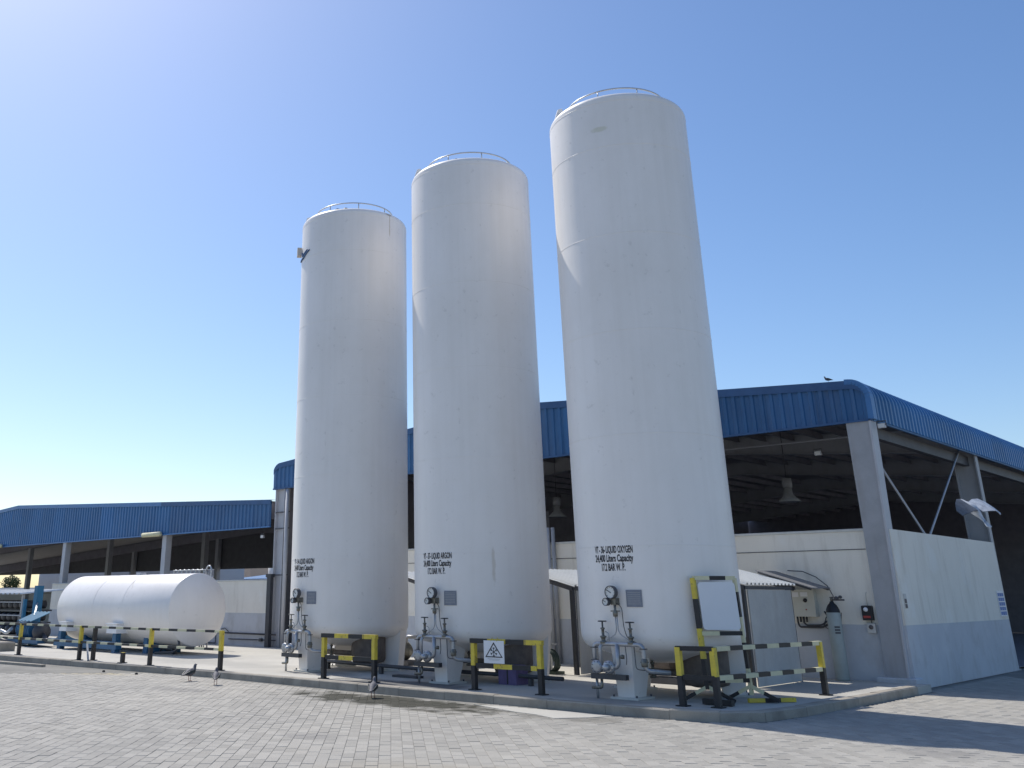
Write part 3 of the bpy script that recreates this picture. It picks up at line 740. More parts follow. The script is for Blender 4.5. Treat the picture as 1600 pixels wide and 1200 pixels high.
# mast and trees far left
t = thing('lattice_mast', 'thin lattice mast far away under the shed roof at the left', 'mast', (-103, 36, 0))
mb = MB()
for sx, sy in ((-1, -1), (1, -1), (0, 1)): mb.cyl((-103 + sx * .5, 36 + sy * .4, 0), (-103, 36, 6.2), .05, 5)
for k in range(9):
    z = .5 + k * .6; w = .5 * (1 - z / 6.6); mb.cyl((-103 - w, 36 - .4 * w, z), (-103 + w, 36 - .4 * w, z + .5), .025, 4)
mb.build('lattice', 'steel_grey', t)
for z, w in ((4.2, .55), (4.9, .35), (3.6, .7)): MB().box(-103 - w, -103 + w, 35.9, 36.0, z, z + .05).build('cross_arm', 'steel_grey', t)
def tree(loc, h, r, label, seed):
    R_ = random.Random(seed); x, yv, z = loc
    t = thing('tree', label, 'tree', loc, 'distant trees at the left')
    mb = MB(); mb.tube([loc, (x + .05, yv, z + h * .3), (x, yv + .1, z + h * .55)], [.16, .12, .05], 7)
    for k in range(6):
        a = R_.uniform(0, 6.3); mb.tube([(x, yv, z + h * (.3 + .04 * k)), (x + cos(a) * r * .6, yv + sin(a) * r * .6, z + h * (.55 + .06 * k))], [.06, .02], 5)
    mb.build('trunk', 'bark', t)
    mb = MB()
    cl = [(R_.uniform(-.6, .6) * r, R_.uniform(-.6, .6) * r, h * R_.uniform(.5, .92), r * R_.uniform(.3, .5)) for _ in range(14)]
    for k in range(1800):
        cx, cy, cz, cr = R_.choice(cl); d = Vector((R_.gauss(0, 1), R_.gauss(0, 1), R_.gauss(0, 1))).normalized() * cr * R_.uniform(.5, 1.05)
        p = Vector((x + cx, yv + cy, z + cz)) + d; u = Vector((R_.gauss(0, 1), R_.gauss(0, 1), R_.gauss(0, 1))).normalized() * .11; w = u.orthogonal().normalized() * .06
        i = mb.add([p - u, p + w, p + u, p - w]); mb.face((i, i + 1, i + 2, i + 3))
    mb.build('crown', 'leaf', t)
tree((-104.5, 31.5, 0), 3.6, 1.3, 'small dark tree top at the left edge under the shed roof', 1)
tree((-99.5, 34, 0), 3.3, 1.1, 'small tree just left of the lattice mast', 2)
tree((-100.8, 38, 0), 3.1, 1.2, 'small tree at the foot of the lattice mast', 3)

# ================================================================== TALL TANKS
TR = 1.303
TP = [(-9.95, -4.71), (-6.05, -4.84), (-2.18, -4.94)]
def onc(th, z, r=TR): a = RAD(th); return (r * cos(a), r * sin(a), z)
def wrap_text(mb, s, size, width, th_c, zbase, r=TR + .004):
    vs, fs = text_mesh(s, size, width)
    i = mb.add([onc(th_c + math.degrees(u / TR), zbase + v, r) for u, v in vs])
    for f in fs: mb.face([i + k for k in f])
def tank_profile():
    p = [(0, .58), (.35, .60), (.7, .665), (.98, .765)]
    for t in range(0, 7): a = RAD(-62 + 62 * t / 6); p.append((TR - .26 + .26 * cos(a), 1.04 + .26 * sin(a)))
    for z in (2.35, 4.1, 5.85, 7.6, 9.3): p.append((TR, z))
    for t in range(0, 9): a = RAD(66 * t / 8); p.append((TR - .13 + .13 * cos(a), 10.25 + .13 * sin(a)))
    p += [(.95, 10.48), (.6, 10.58), (.3, 10.625), (0, 10.64)]
    return p
def valve(name, parent, x, yv, z, h, rw, mm='brass', wheel='pipe_dark'):
    mb = MB(); mb.lathe([(0, -.03), (.055, -.03), (.055, .0), (.03, .01), (.035, .05), (.05, .055), (.05, .075), (.022, .085), (.022, .17), (.035, .175), (.035, .195), (.014, .2), (.014, h), (0, h)], 14, (x, yv, z))
    v = mb.build(name, mm, parent)
    mb = MB(); mb.tube([(x + rw * cos(2 * pi * k / 18), yv + rw * sin(2 * pi * k / 18), z + h - .01) for k in range(18)], .009, 6, closed=True)
    for k in range(3): a = 2 * pi * k / 3; mb.cyl((x, yv, z + h - .01), (x + rw * cos(a), yv + rw * sin(a), z + h - .01), .006, 5)
    mb.build('handwheel', wheel, v); return v
def gauge(parent, x, yv, z, r):
    mb = MB(); mb.lathe([(0, .05), (r * .9, .05), (r, .04), (r, -.035), (r * .88, -.045), (r * .88, -.03)], 28, (x, yv, z), 'y'); gb = mb.build('gauge', 'steel_dark', parent)
    MB().lathe([(0, -.031), (r * .88, -.031)], 28, (x, yv, z), 'y').build('dial', 'dial', gb)
    MB().bar((x + r * .15, yv - .036, z - r * .1), (x - r * .62, yv - .036, z + r * .38), .004, r * .09, 0, (1, 0, 0)).build('needle', 'ink', gb)
    for k in range(9):
        a = RAD(220 - 32.5 * k); MB().bar((x + r * .66 * cos(a), yv - .035, z + r * .66 * sin(a)), (x + r * .82 * cos(a), yv - .035, z + r * .82 * sin(a)), .003, r * .06, 0, (0, 1, 0)).build('tick', 'ink', gb)
def make_tank(label, lines, paint, yaw=0):
    t = thing('storage_tank', label, 'storage tank', (0, 0, 0.118), 'tall white cylindrical tanks in a row')
    def B(mb, name, mm, par=None):
        par = par or t
        return mb.build(name, mm, par)
    Z = .118
    sh = B(MB().lathe(tank_profile(), 128), 'shell', [paint])
    for z in (2.35, 4.1, 5.85, 7.6, 9.3, 10.20):
        B(MB().tube([onc(360 * k / 96, z, TR - .001) for k in range(96)], .0055, 6, closed=True), 'weld_seam', paint, sh)
    # lettering
    mb = MB()
    for (s, w, zb, th) in lines: wrap_text(mb, s, .15, w, th, zb - .003)
    B(mb, 'lettering', 'ink')
    # name plate
    mb = MB(); A = [onc(th, 1.44, TR + .012) for th in (-82, -79, -76, -73, -71)]; Bq = [onc(th, 1.69, TR + .012) for th in (-82, -79, -76, -73, -71)]
    mb.strip(A, Bq); mb.strip([onc(-82, 1.44, TR), A[0]], [onc(-82, 1.69, TR), Bq[0]]); mb.strip([A[-1], onc(-71, 1.44, TR)], [Bq[-1], onc(-71, 1.69, TR)])
    np_ = B(mb, 'name_plate', 'plate')
    mb = MB()
    for k in range(7):
        z = 1.48 + k * .028
        mb.strip([onc(th, z, TR + .0145) for th in (-81, -78, -75, -72.2)], [onc(th, z + .009, TR + .0145) for th in (-81, -78, -75, -72.2)])
    B(mb, 'print_lines', 'steel_grey', np_)
    # legs: front box leg, two rear box legs
    for th in (-90, 30, 150):
        a = RAD(th + 90); ca, sa = cos(a), sin(a)
        def Lp(u, v, z): return (u * ca - v * sa, u * sa + v * ca, z)
        w0, w1 = (-.17, .15) if th == -90 else (-.20, .20)
        mb = MB()
        top = 1.02
        mb.hexa([Lp(w0 + .01, -1.19, Z + .03), Lp(w1 - .02, -1.19, Z + .03), Lp(w1 - .02, -.86, Z + .03), Lp(w0 + .01, -.86, Z + .03),
                 Lp(w0 - .02, -1.27, top), Lp(w1 + .03, -1.27, top), Lp(w1 + .03, -.62, top), Lp(w0 - .02, -.62, top)])
        lg = B(mb, 'leg', paint)
        mb = MB(); mb.hexa([Lp(w0 - .08, -1.27, Z - .002), Lp(w1 + .08, -1.27, Z - .002), Lp(w1 + .08, -.78, Z - .002), Lp(w0 - .08, -.78, Z - .002), Lp(w0 - .08, -1.27, Z + .03), Lp(w1 + .08, -1.27, Z + .03), Lp(w1 + .08, -.78, Z + .03), Lp(w0 - .08, -.78, Z + .03)])
        B(mb, 'base_plate', 'coping', lg)
        for u in (w0 - .04, w1 + .04):
            for v in (-1.23, -.82):
                x, yv, z = Lp(u, v, 0); B(MB().cyl((x, yv, Z + .03), (x, yv, Z + .06), .016, 6), 'bolt', 'steel_dark', lg)
    # sump can under the shell and vent valve
    B(MB().lathe([(0, .25), (.2, .265), (.33, .30), (.36, .36), (.36, .95), (0, .95)], 32, (.74, -.05, 0)), 'sump_can', 'rusty')
    B(MB().tube(bend([(.35, -.15, .62), (.35, -.15, .45), (-.5, -.2, .45), (-.9, .3, .45)], .08), .05, 10), 'drain_line', 'rusty')
    valve('vent_valve', t, .10, -.55, .42, .34, .17)
    # top rail, hatch and lugs
    rr = .95; zt = 10.625
    gr = B(MB().tube([(rr * cos(2 * pi * k / 60), rr * sin(2 * pi * k / 60), zt) for k in range(60)], .016, 8, closed=True), 'guard_rail', 'galv')
    for k in range(8):
        a = RAD(12 + 45 * k); B(MB().cyl((rr * cos(a), rr * sin(a), 10.47), (rr * cos(a), rr * sin(a), zt), .012, 6), 'rail_post', 'galv', gr)
    B(MB().box(.02, .32, -.80, -.60, 10.44, 10.56), 'relief_housing', 'brass')
    B(MB().lathe([(0, .09), (.05, .085), (.06, 0)], 16, (.42, -.62, 10.49)), 'vent_cap', 'steel_dark')
    for th in (-125, 55):
        a = RAD(th); d = Vector((cos(a), sin(a), 0)); s_ = Vector((-sin(a), cos(a), 0)) * .02
        q = [d * 1.20 + Vector((0, 0, 10.30)), d * 1.30 + Vector((0, 0, 10.25)), d * 1.20 + Vector((0, 0, 10.55)), d * 1.12 + Vector((0, 0, 10.58)), d * 1.05 + Vector((0, 0, 10.42))]
        B(MB().ext([p - s_ for p in q], s_ * 2), 'lifting_lug', paint)
    # gauges and pipework in front of the front leg
    y0 = -1.40
    gauge(t, .0, -1.43, 1.655, .098); gauge(t, -.085, -1.45, 1.515, .058)
    mb = MB(); mb.box(-.03, .06, -1.42, -1.30, 1.47, 1.57); mb.cyl((.02, -1.40, 1.57), (.02, -1.40, 1.62), .02, 8); mb.lathe([(0, 0), (.035, 0), (.04, .06), (.02, .1), (.02, .17), (0, .17)], 12, (.03, -1.40, 1.30)); mb.box(-.05, .10, -1.405, -1.375, 1.37, 1.39)
    B(mb, 'gauge_valve', 'brass')
    for xa, xb, xe in ((.03, .0, -.16), (.06, .10, .24)):
        B(MB().tube(bend([(xa - .005, y0, 1.31), (xa, y0, 1.10), (xb, y0, 1.04), (xe, y0, .96), (xe, y0, .90)], .05), .009, 8), 'sensing_tube', 'pipe')
    B(MB().tube(bend([(-.40, y0, .52), (-.40, y0, .905), (.47, y0, .905), (.47, y0, .55), (.75, y0 + .25, .52)], .09), .033, 12), 'manifold', 'pipe')
    B(MB().tube(bend([(-.26, y0 - .05, .55), (-.26, y0 - .05, .86), (-.24, y0, .90)], .05), .026, 10), 'riser', 'pipe')
    B(MB().tube(bend([(.03, y0 - .02, .905), (.03, y0 - .02, .58), (-.12, y0 - .02, .57), (-.40, y0 - .02, .56)], .08), .036, 12), 'elbow_pipe', 'pipe')
    valve('stop_valve', t, -.22, y0, .94, .30, .062); valve('stop_valve', t, .27, y0, .94, .29, .062)
    mb = MB()
    for x in (-.33, -.12): mb.lathe([(0, -.035), (.05, -.035), (.095, -.03), (.095, .03), (.05, .04), (0, .04)], 18, (x, y0 - .05, .575), 'y')
    mb.lathe([(0, -.16), (.045, -.16), (.05, -.05), (0, -.05)], 12, (-.12, y0 - .02, .575), 'y')
    B(mb, 'flange', 'pipe')
    for x in (-.33, -.12):
        for k in range(8):
            a = RAD(22 + 45 * k); B(MB().cyl((x + .076 * cos(a), y0 - .088, .575 + .076 * sin(a)), (x + .076 * cos(a), y0 - .012, .575 + .076 * sin(a)), .008, 6), 'bolt', 'steel_dark')
    B(MB().box(-.30, -.265, y0 - .04, y0 - .037, .74, .80), 'tag', 'board')
    for z in (.84, .66): B(MB().box(-.445, -.355, y0 - .04, y0 + .04, z, z + .016), 'pipe_clamp', 'steel_dark'); B(MB().box(.425, .515, y0 - .04, y0 + .04, z, z + .016), 'pipe_clamp', 'steel_dark')
    B(MB().tube(bend([(.06, y0 - .01, 1.50), (.17, y0 - .03, 1.44), (.16, y0, 1.15), (.20, y0 + .02, .98), (.36, y0 + .02, .93)], .08), .006, 6), 'cable', 'black')
    B(MB().lathe([(0, 0), (.045, 0), (.05, .02), (.05, .10), (.03, .12), (.03, .16), (0, .16)], 14, (.47, y0, .60)), 'relief_valve', 'brass')
    B(MB().tube(bend([(-.13, y0 + .02, .95), (-.13, y0 + .02, 1.06), (-.19, y0 + .02, 1.08)], .03), .008, 6), 'bypass_tube', 'pipe')
    B(MB().tube(bend([(.16, y0, .88), (.17, y0, .70), (.17, y0 - .02, .62)], .02), .007, 6), 'chain', 'steel_dark')
    B(MB().lathe([(0, 0), (.03, 0), (.035, .05), (.015, .06), (0, .06)], 10, (.115, y0 - .03, .70)), 'bleed_valve', 'brass')
    B(MB().tube(bend([(.30, y0 + .02, .90), (.31, y0 + .02, .56), (.62, y0 + .1, .535)], .05), .008, 6), 'sensing_tube', 'steel_dark')
    B(MB().box(-.46, .16, y0 - .05, y0 + .04, .40, .475), 'support_channel', 'pipe_dark')
    B(MB().tube(bend([(-.30, y0, .40), (-.30, y0, .28), (-.48, y0, .27)], .03), .022, 8), 'drain_cock', 'brass')
    B(MB().cyl((-.42, y0 + .05, .12), (-.42, y0 + .05, .42), .022, 8), 'support_post', 'pipe')
    return t
A1 = [('VT - 36- LIQUID OXYGEN', .70, 2.25, -90.2), ('24,400 Liters Capacity', .70, 2.118, -90.2), ('17.2 BAR W. P.', .43, 1.982, -90.5)]
A2 = [('VT - 37- LIQUID ARGON', .72, 2.26, -90.3), ('24,400 Liters Capacity', .71, 2.128, -90.5), ('17.2 BAR W. P.', .44, 1.99, -90.5)]
A3 = [('VT - 34- LIQUID ARGON', .72, 2.255, -90.0), ('24,400 Liters Capacity', .70, 2.125, -90.3), ('17.2 BAR W. P.', .43, 1.985, -90.5)]
tanks = []
for k, (lab, ln, pt, yw) in enumerate((('tall white tank lettered LIQUID ARGON, farthest left of the three', A3, 'tank_paint_a', -4.5), ('tall white tank lettered LIQUID ARGON, middle one of the three', A2, 'tank_white', -.3), ('tall white tank lettered LIQUID OXYGEN, nearest and rightmost of the three', A1, 'tank_paint_c', 0))):
    t = make_tank(lab, ln, pt); t.location = (TP[k][0], TP[k][1], .118); t.rotation_euler.z = RAD(yw); tanks.append(t)
# strokes of a painted mark and a beige box high on the first tank
T1 = tanks[0]
t = thing('beige_box', 'small beige box beside a blue painted mark high on the left tank', 'box', (TP[0][0], TP[0][1], 9.5))
cx, cy = TP[0]
a = RAD(-127); bx_, by_ = cx + 1.37 * cos(a), cy + 1.37 * sin(a); dv = Vector((cos(a), sin(a), 0)); sv = Vector((-sin(a), cos(a), 0))
c0 = Vector((bx_, by_, 9.50))
MB().hexa([c0 - sv * .10 - dv * .06, c0 + sv * .10 - dv * .06, c0 + sv * .10 + dv * .05, c0 - sv * .10 + dv * .05,
           c0 - sv * .10 - dv * .06 + Vector((0, 0, .2)), c0 + sv * .10 - dv * .06 + Vector((0, 0, .2)), c0 + sv * .10 + dv * .05 + Vector((0, 0, .2)), c0 - sv * .10 + dv * .05 + Vector((0, 0, .2))]).build('case', 'box_beige', t)
def w1(th, z, r=TR + .012): q = onc(th, z, r); return (q[0] + cx, q[1] + cy, q[2])
mb = MB()
for p0, p1 in (((-119, 9.52), (-116, 9.42)), ((-116, 9.42), (-103, 9.50)), ((-129, 9.37), (-113, 9.355)), ((-113, 9.355), (-99, 9.475))):
    mb.tube([w1(p0[0] + (p1[0] - p0[0]) * k / 4, p0[1] + (p1[1] - p0[1]) * k / 4) for k in range(5)], .021, 6)
mb.build('bracket', 'mark_blue', t)  # strokes of the mark painted on the shell, no real bracket

# ================================================================== LYING TANK
HY, HZ, HR = -4.1, 1.26, .925
t = thing('lying_tank', 'white horizontal cylindrical tank lying on low saddles at the left', 'storage tank', (-19.7, HY, .118))
prof = [(0, -22.98)]
for k in range(1, 8): a = RAD(90 * k / 7); prof.append((HR * sin(a), -22.7 - .28 * cos(a)))
prof += [(HR, -20.6), (HR, -19.0), (HR, -16.62), (HR - .004, -16.61), (HR - .015, -16.603)]
for k in range(1, 14): u = k / 13; prof.append(((HR - .015) * (1 - u), -16.603 + .28 * (1 - (1 - u) ** 2)))
sh = MB().lathe(prof, 96, (0, HY, HZ), 'x').build('shell', 'tank_white', t)
for xs in (-20.6, -19.0): MB().tube([(xs, HY + HR * cos(2 * pi * k / 80), HZ + HR * sin(2 * pi * k / 80)) for k in range(80)], .006, 6, closed=True).build('weld_seam', 'tank_white', sh)
for xs, w in ((-22.0, .42), (-19.2, .52)):
    mb = MB(); mb.box(xs - w / 2, xs + w / 2, HY - HR - .12, HY - .5, .62, .86); mb.box(xs - w / 2 - .02, xs + w / 2 + .02, HY - HR - .16, HY - .55, .861, .885); mb.build('bracket', 'board', t)
for xs in (-21.6, -18.2):
    mb = MB(); mb.box(xs - .10, xs + .10, HY - .55, HY + .55, .118, .52); mb.build('saddle', 'skid_blue', t)
MB().box(-22.6, -19.0, HY - .98, HY - .80, .20, .40).build('skid_beam', 'skid_blue', t)
MB().box(-22.6, -17.6, HY + .55, HY + .70, .20, .38).build('skid_beam', 'skid_blue', t)
for xs in (-22.3, -19.15): MB().box(xs - .09, xs + .09, HY - .97, HY - .81, .118, .62).build('skid_post', 'skid_blue', t)
mb = MB(); mb.box(-17.9, -17.55, HY - .06, HY + .06, .118, .30); mb.tube(bend([(-18.0, HY - .2, .14), (-17.9, HY - .2, .26), (-17.4, HY - .2, .24), (-17.3, HY - .2, .13)], .05), .03, 8); mb.build('drain_valve', 'pipe_dark', t)
def hc(x, th, r=HR + .006): return (x, HY + r * cos(RAD(th)), HZ + r * sin(RAD(th)))
MB().tube(bend([(-16.7, HY - .5, .55), (-16.6, HY - .5, .35), (-16.85, HY - .5, .2), (-17.6, HY - .6, .16)], .1), .03, 8).build('outlet_hose', 'pipe_dark', t)
MB().box(-19.62, -19.42, HY - .15, HY + .05, HZ + HR - .02, HZ + HR + .06).build('top_lug', 'steel_pale', t)
# galvanised hoops behind
t = thing('hoop_rack', 'row of galvanised hoops rising behind the lying tank', 'rack', (-20.1, -2.0, 0))
for k in range(8):
    x = -21.1 + k * .24
    MB().tube([(x, -2.0, .1)] + [(x, -2.0, 2.28)] + arc((x + .10, -2.0, 2.28), .10, 180, 0, 6) + [(x + .2, -2.0, .1)], .016, 6).build('hoop', 'galv', t)
MB().tube([(-19.25, -2.05, .1), (-19.25, -2.05, 2.34)] + arc((-19.12, -2.05, 2.34), .13, 180, 0, 8) + [(-18.99, -2.05, .1)], .024, 8).build('tall_hoop', 'galv', t)
for z in (2.15, 2.36): MB().cyl((-21.1, -2.02, z), (-18.9, -2.02, z), .014, 6).build('rail', 'galv', t)
# pump set at the far end of the lying tank
t = thing('pump_set', 'blue steel pump frame with motors at the left end of the lying tank', 'pump', (-24.6, -4.6, .118))
for x, yv, h, w in ((-25.3, -4.4, 1.92, .22), (-24.5, -3.3, 1.75, .14), (-26.0, -4.5, 1.5, .10)):
    MB().box(x - w / 2, x + w / 2, yv - w / 2, yv + w / 2, .118, h).build('post', 'machine_blue', t)
MB().bar((-25.3, -4.4, 1.42), (-24.4, -4.9, 1.02), .05, .05).build('strut', 'galv', t)
for k in range(4):
    x = -24.75 + k * .24
    mb = MB(); mb.ext([(x, -5.3, .84), (x + .12, -5.3, .875), (x + .22, -5.3, .84), (x + .22, -5.3, .855), (x + .12, -5.3, .89), (x, -5.3, .855)], (.15, .55, .26)); mb.build('canopy_sheet', 'machine_blue', t)
MB().cyl((-25.1, -4.9, .60), (-24.2, -4.9, .60), .24, 20).build('motor', 'skid_blue', t)
for k in range(8): MB().cyl((-25.05 + k * .1, -4.9, .60), (-25.02 + k * .1, -4.9, .60), .26, 20).build('cooling_fin', 'skid_blue', t)
MB().box(-25.9, -23.4, -5.2, -4.5, .22, .36).build('base_frame', 'skid_blue', t)
MB().lathe([(0, -.2), (.22, -.18), (.30, 0), (.22, .18), (0, .2)], 20, (-23.8, -4.9, .55), 'x').build('pump_casing', 'pipe_dark', t)
MB().tube(bend([(-23.7, -4.9, .5), (-23.2, -5.0, .3), (-22.6, -5.05, .3), (-22.4, -4.8, .55)], .12), .07, 10).build('suction_pipe', 'pipe_dark', t)
MB().tube(bend([(-25.6, -5.1, .25), (-25.9, -5.3, .35), (-25.3, -5.5, .3), (-24.9, -5.3, .2)], .12), .06, 10).build('hose', 'pipe_dark', t)
MB().box(-24.9, -23.9, -3.7, -3.2, .12, 1.35).build('control_cabinet', 'machine_blue', t)
MB().box(-26.6, -26.2, -4.4, -4.0, .12, .95).build('valve_box', 'steel_dark', t)
MB().tube(bend([(-26.9, -4.9, .3), (-26.5, -5.0, .55), (-26.2, -4.9, .45), (-25.9, -4.9, .6)], .1), .05, 8).build('pipe', 'galv', t)
# cylinder racks with a sheet roof
rk = thing('cylinder_rack', 'dark rack of gas cylinders under a thin sheet roof at the left edge', 'rack', (-29.5, -3.4, .1))
for z in (.35, .75, 1.15): MB().box(-33, -27.2, -3.9, -2.9, z - .05, z).build('shelf', 'pipe_dark', rk)
for i in range(3):
    for k in range(13):
        x = -32.7 + k * .43
        MB().lathe([(0, -3.95), (.10, -3.93), (.14, -3.85), (.14, -3.0), (0, -2.95)], 12, (x, 0, .52 + i * .40 - .0), 'y').build('cylinder', 'pipe_dark', rk)
for x in (-27.3, -30.2, -32.9): MB().box(x - .04, x + .04, -4.0, -3.92, .1, 1.72).build('post', 'steel_grey', rk)
mb = MB(); A = []; B_ = []
for u, d in rib_profile(7.0, .35, .04): A.append((-34 + u, -4.2, 1.66 + d)); B_.append((-34 + u, -2.6, 1.80 + d))
mb.strip(A, B_); mb.strip([(a, b, c - .012) for a, b, c in B_], [(a, b, c - .012) for a, b, c in A]); mb.build('sheet_roof', 'white_sheet', rk)
for z in (.95, 1.38): MB().box(-33, -27.2, -3.99, -3.96, z, z + .035).build('retaining_bar', 'steel_grey', rk)
# kerb block and low edging at the left
t = tag(MB().cbox(-23.9, -22.0, -7.1, -6.55, .117, .36, .03).build('concrete_block', 'kerb', None, (0, 0, 0)), 'brown concrete block at the left edge of the pad', 'block')
ed = thing('edging', 'low concrete edging running left from the pad corner', 'edging', (-18, -8.4, 0))
for k in range(5):
    x0 = -17.0 - k * 1.0
    MB().hexa([(x0 - .99, -8.22 - .1 * k - .1, -.01), (x0, -8.22 - .1 * k, -.01), (x0, -8.10 - .1 * k, -.01), (x0 - .99, -8.10 - .1 * k - .1, -.01),
               (x0 - .99, -8.22 - .1 * k - .1, .05), (x0, -8.22 - .1 * k, .05), (x0, -8.10 - .1 * k, .05), (x0 - .99, -8.10 - .1 * k - .1, .05)]).build('edging_stone', 'kerb', ed)

# ================================================================== BARRIERS
def striped(name, p, q, w, h, parent, period=.30, first=0, mats=('black', 'yellow'), lens=None, up=(0, 0, 1)):
    p = Vector(p); q = Vector(q); L = (q - p).length; d = (q - p) / L; mb = MB()
    s = 0; k = first
    while s < L - 1e-4:
        e = min(L, s + period)
        if L - e < period * .3: e = L
        mb.bar(p + d * s, p + d * e, w, h, k % 2, up); s = e; k += 1
    return mb.build(name, list(mats), parent)
def post(parent, x, yv, z0, zs, z1, w=.08, top='yellow', foot=True):
    mb = MB(); mb.box(x - w / 2, x + w / 2, yv - w / 2, yv + w / 2, z0, zs, 1); mb.box(x - w / 2, x + w / 2, yv - w / 2, yv + w / 2, zs, z1, 0)
    o = mb.build('post', [top, 'black'], parent)
    if foot:
        f = MB().box(x - w, x + w, yv - w, yv + w, z0 - .002, z0 + .012).build('foot_plate', 'black', o)
    return o
ZP = .122
def small_barrier(label, a, b, seq):
    t = thing('safety_barrier', label, 'barrier', ((a[0] + b[0]) / 2, (a[1] + b[1]) / 2, ZP), 'yellow and black barriers in front of the tanks')
    post(t, *a, ZP, .50, .90); post(t, *b, ZP, .50, .90)
    d = (Vector((*b, 0)) - Vector((*a, 0))).normalized() * .055
    A = Vector((*a, 0)); B = Vector((*b, 0))
    striped('rail', A - d + Vector((0, 0, .885)), B + d + Vector((0, 0, .885)), .085, .075, t, (B - A).length / 3.6, seq)
    striped('rail', A + d + Vector((0, 0, .50)), B - d + Vector((0, 0, .50)), .065, .072, t, (B - A).length / 3.6, seq)
    return t
small_barrier('yellow and black pipe barrier in front of the left tall tank', (-8.4, -6.80), (-7.1, -6.72), 0)
small_barrier('yellow and black barrier that carries the snowflake warning sign', (-4.83, -6.58), (-3.51, -6.50), 0)
# corner barrier in two directions
t = thing('corner_barrier', 'yellow and black corner barrier running round the pad corner beside the right tank', 'barrier', (-.65, -6.2, ZP), 'yellow and black barriers in front of the tanks')
P3 = [(-1.09, -6.42), (-.62, -6.28), (-.28, -3.36)]
for x, yv in P3: post(t, x, yv, ZP, .52, .90)
for z, h in ((.885, .062), (.50, .062)):
    striped('rail', (P3[0][0] - .04, P3[0][1], z), (P3[1][0], P3[1][1], z), .08, h, t, .5, 0)
    striped('rail', (P3[1][0] + .01, P3[1][1] + .05, z), (P3[2][0], P3[2][1] + .05, z), .07, h, t, .33, 1, mats=('black', 'pale_yellow'))
# warning sign on the second barrier -----------------------------------------
sx0, sx1, sy, sz0, sz1 = -4.56, -4.15, -6.64, .55, .90
t = thing('warning_sign', 'white low temperature warning sign with snowflake triangle on the middle barrier', 'sign', (-4.35, sy, .55))
MB().hexa([(sx0, sy - .004, sz0), (sx1, sy + .02, sz0), (sx1, sy + .026, sz0), (sx0, sy + .002, sz0), (sx0, sy - .004, sz1), (sx1, sy + .02, sz1), (sx1, sy + .026, sz1), (sx0, sy + .002, sz1)]).build('plate', 'board', t)
def sp(u, v, k=.0025):      # sign coordinates 0..1
    x = sx0 + (sx1 - sx0) * u; return (x, sy - .004 + .024 * u - k, sz0 + (sz1 - sz0) * v)
mb = MB(); tri = [(.07, .26), (.93, .26), (.50, .93)]; inn = [(.145, .305), (.855, .305), (.50, .84)]
i = mb.add([sp(*q) for q in tri] + [sp(*q) for q in inn])
for k in range(3): n = (k + 1) % 3; mb.face((i + k, i + n, i + 3 + n, i + 3 + k))
mb.build('triangle', 'ink', t)
mb = MB(); W, H = sx1 - sx0, sz1 - sz0
def seg(c, a0, r0, r1, w):
    a = RAD(a0); d = Vector((cos(a), sin(a))); n = Vector((-d.y, d.x)) * w / 2
    q = [Vector(c) + d * r0 - n, Vector(c) + d * r1 - n, Vector(c) + d * r1 + n, Vector(c) + d * r0 + n]
    i = mb.add([sp(p.x / W, p.y / H, .0028) for p in q]); mb.face((i, i + 1, i + 2, i + 3))
C0 = (.5 * W, .50 * H)
for k in range(6):
    a = 90 + 60 * k; seg(C0, a, 0, .072, .011)
    for s in (-1, 1):
        d = Vector((cos(RAD(a)), sin(RAD(a)))) * .045; seg((C0[0] + d.x, C0[1] + d.y), a + s * 45, 0, .03, .009)
mb.build('snowflake', 'ink', t)
mb = MB(); wd = [('Warning', .15), ('Low temperature', .07)]
mb = MB()
for v, u0, u1 in ((.19, .18, .82), (.14, .25, .75)):
    i = mb.add([sp(u0, v), sp(u1, v), sp(u1, v + .015), sp(u0, v + .015)]); mb.face((i, i + 1, i + 2, i + 3))
mb.build('small_print', 'steel_grey', t)
for u in (.36, .64): MB().tube([sp(u, .97), (sp(u, 1)[0], sy + .05, .945)], .006, 5).build('hanger', 'yellow', t)
# white board on striped stand ------------------------------------------------
t = thing('board_stand', 'blank white board on a yellow and black stand beside the right tank', 'sign', (-.92, -5.15, ZP))
A = Vector((-1.02, -5.76, 0)); B = Vector((-.61, -5.22, 0)); dv = (B - A).normalized(); nv = Vector((dv.y, -dv.x, 0)); lean = Vector((-.05, -.05, 0))
def up(P, z): return P + lean * (z / 1.85) + Vector((0, 0, z))
striped('post', up(A, .30), up(A, 1.86), .065, .065, t, .42, 0, up=(0, 1, 0)); striped('post', up(B, .22), up(B, 1.86), .05, .05, t, .36, 1, ('black', 'pale_yellow'), up=(0, 1, 0))
for z, pr_, s in ((1.86, .26, 1), (1.07, .30, 1), (.42, .28, 0)): striped('rail', up(A, z), up(B, z), .05, .06, t, pr_, s, ('black', 'pale_yellow'))
q = [up(A, 1.12) + dv * .05 + nv * .03, up(B, 1.12) - dv * .03 + nv * .03, up(B, 1.80) - dv * .03 + nv * .03, up(A, 1.80) + dv * .05 + nv * .03]
bc = []                                             # rounded corners
cen = (q[0] + q[2]) / 2; ux = (q[1] - q[0]); uz = (q[3] - q[0]); hw, hh = ux.length / 2, uz.length / 2; ux.normalize(); uz.normalize()
for sx_, sz_, a0 in ((1, 1, 0), (-1, 1, 90), (-1, -1, 180), (1, -1, 270)):
    for k in range(5):
        a = RAD(a0 + 22.5 * k); bc.append(cen + ux * (sx_ * (hw - .05) + .05 * cos(a)) + uz * (sz_ * (hh - .05) + .05 * sin(a)))
MB().ext([p - nv * .006 for p in bc][::-1], nv * .012).build('board', 'board', t)
